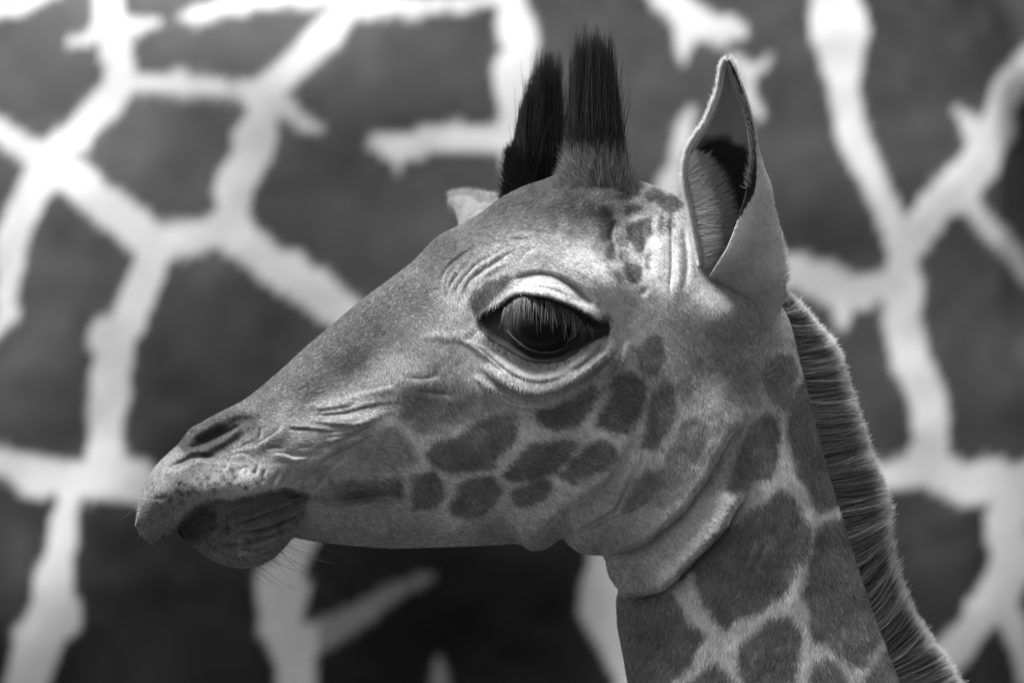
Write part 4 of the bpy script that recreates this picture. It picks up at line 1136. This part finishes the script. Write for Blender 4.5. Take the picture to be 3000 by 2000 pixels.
# lashes of the upper lid
def lashes(sign, parent):
    r = np.random.default_rng(21)
    N = 330
    E = crom(np.array([(1478,906), (1505,884), (1530,874), (1570,874), (1620,884), (1665,902), (1705,926), (1735,944)], float), 10)
    s_ = np.sort(r.random(N)); k = s_ * (len(E) - 1); k0 = np.minimum(k.astype(int), len(E) - 2)
    e = E[k0] + (E[k0 + 1] - E[k0]) * (k - k0)[:, None] + r.normal(0, 2.0, (N, 2))
    y0 = y_front - np.interp(e[:, 0], [1478, 1600, 1735], [10, 22, 0]) * S
    base = to_world(e[:, 0], e[:, 1], y0)
    L = r.uniform(34, 74, N) * np.interp(e[:, 0], [1478, 1520, 1620, 1700, 1735], [.55, 1, 1.1, .95, .5])
    L = np.where(r.random(N) < .1, L * 1.45, L)
    sx = np.interp(e[:, 0], [1478, 1560, 1640, 1735], [-.25, .04, .10, .16]) + r.normal(0, .12, N)
    pts = []
    for q in (0, .25, .5, .75, 1.0):
        pts.append(base + np.stack([sx * L * q, -(.75 * q - .30 * q * q) * L, -(.62 * q + .34 * q * q) * L], -1) * S)
    P = np.stack(pts, 1)
    if sign > 0:
        P = P * np.array([1, -1, 1])
    o = hair_obj('eyelashes', P, np.array([.00015, .00014, .00012, .00009, .00003])[None], np.clip(.13 * np.exp(r.normal(0, .6, N)), .02, .5)[:, None], M_FUR, parent)
    keep_world(o)
lashes(-1, eye); lashes(1, eye_far)
# wet edge of the lower lid
wet_mat, wnt, wb = new_mat('wet_lid')
set_in(wb, Base_Color=(.05, .05, .05, 1), Roughness=0.12, Specular_IOR_Level=0.8)
def wet(sign, parent):
    E = crom(np.array([(1486,968), (1506,991), (1544,1018), (1583,1030), (1621,1030), (1659,1014), (1690,990), (1703,966)], float), 8)
    rr = np.hypot(E[:, 0] - 1592, E[:, 1] - 954)
    y_ = y_front + (RE - np.sqrt(np.maximum(RE ** 2 - rr ** 2, 100))) * S - 3 * S
    P = to_world(E[:, 0], E[:, 1], y_)
    if sign > 0:
        P = P * np.array([1, -1, 1])
    c, f = tube(P, np.full(len(P), 3.2 * S), 10)
    o = mesh_obj('lower_lid', c, f, wet_mat, parent); keep_world(o)
wet(-1, eye); wet(1, eye_far)

# ------------------------------------------------------------------ mane
MB_ = crom(np.array([(2280,872), (2300,905), (2322,955), (2346,1050), (2381,1180), (2421,1350), (2461,1480), (2531,1700), (2591,1870), (2641,2000), (2701,2150)], float), 20)
MO_ = crom(np.array([(2283,868), (2335,905), (2400,975), (2462,1045), (2510,1190), (2560,1330), (2612,1470), (2618,1610), (2672,1780), (2790,1950), (2880,2090)], float), 20)
N = 60000
r = np.random.default_rng(31)
s_ = r.random(N) * (len(MB_) - 1.001); k0 = s_.astype(int); fr = (s_ - k0)[:, None]
bs = MB_[k0] * (1 - fr) + MB_[k0 + 1] * fr; ou = MO_[k0] * (1 - fr) + MO_[k0 + 1] * fr
ncl = 210
cs = np.sort(r.random(ncl)) * (len(MB_) - 1.001)
cly = r.normal(0, 1, ncl); cll = r.uniform(.92, 1.05, ncl); clt = np.exp(r.normal(0, .08, ncl))
ck = np.argmin(np.abs(s_[:, None] - cs[None]) + r.uniform(0, .8, (N, ncl)).astype(np.float32), 1) if True else None
ck0 = cs[ck].astype(int); cf = (cs[ck] - ck0)[:, None]
cou = MO_[ck0] * (1 - cf) + MO_[ck0 + 1] * cf
yb = np.clip(r.normal(0, 26, N), -70, 70)
yt = .5 * yb + 10 * cly[ck] + r.normal(0, 10, N)
lf = np.where(r.random(N) < .7, r.uniform(.93, 1.0, N), r.uniform(.45, .97, N)) * (.5 + .5 * cll[ck])
tipu = (.85 * ou + .15 * cou)
tipu = bs + (tipu - bs) * lf[:, None] * .92 + r.normal(0, 9, (N, 2)) + np.array([0, -14.])
q = np.linspace(0, 1, 6)
P = []
for a_ in q:
    uv = bs * (1 - a_) + tipu * a_ + np.array([1., 4.]) * math.sin(math.pi * a_)
    yy = (yb * (1 - a_) + yt * a_) * S
    inset = np.array([-10., 3.]) * (1 - a_) ** 3
    P.append(to_world(uv[:, 0] + inset[0], uv[:, 1] + inset[1], yy))
P = np.stack(P, 1)
band = .55 * noise(s_ * 10, s_ * 0, 13, 1) + .35 * noise(s_ * 10, s_ * 0, 5, 2)
tb = np.clip(.19 * np.exp(.7 * band) * clt[ck] * np.exp(r.normal(0, .25, N)), .02, .4)
dist = q[None] * lf[:, None]
tipl = sm(.74, .95, dist)  # light tips, with rim light painted into the hair tone
tn = tb[:, None] * (1 - tipl) + .70 * tipl * np.exp(r.normal(0, .15, N))[:, None]
top_f = sm(.0, 24, s_)[:, None]
tn = tn * (.35 + .65 * top_f)
mane = hair_obj('mane', P, np.array([.0002, .0002, .00019, .00016, .00011, .00004])[None], np.clip(tn, .01, .8), M_MANE, calf)
keep_world(mane)

# ------------------------------------------------------------------ whiskers
r = np.random.default_rng(41)
wp, = [[]]
for k in range(34):      # chin
    u_ = r.uniform(600, 860); v_ = np.interp(u_, [600, 660, 740, 800, 860], [1610, 1640, 1645, 1620, 1560]) - r.uniform(0, 25)
    b_, n_ = surf(u_, v_)
    L = r.uniform(60, 170) * S
    d = np.array([r.uniform(.2, 1.0), -r.uniform(-.1, .5), -r.uniform(.35, .9)]); d /= np.linalg.norm(d)
    wp.append([b_ + d * L * t + np.array([.25, 0, .12]) * L * t * t for t in (0, .25, .5, .75, 1)])
for k in range(16):      # upper lip
    v_ = r.uniform(1400, 1580); u_ = np.interp(v_, [1400, 1480, 1580], [445, 418, 440]) + r.uniform(0, 30)
    b_, n_ = surf(u_, v_)
    L = r.uniform(25, 65) * S
    d = np.array([-r.uniform(.5, 1.0), -r.uniform(-.3, .4), r.uniform(-.5, .5)]); d /= np.linalg.norm(d)
    wp.append([b_ + d * L * t + np.array([-.05, 0, -.25]) * L * t * t for t in (0, .25, .5, .75, 1)])
wh = hair_obj('whiskers', np.array(wp), np.array([.00013, .00012, .0001, .00008, .00003])[None], r.uniform(.03, .25, len(wp))[:, None], M_FUR, calf)
keep_world(wh)
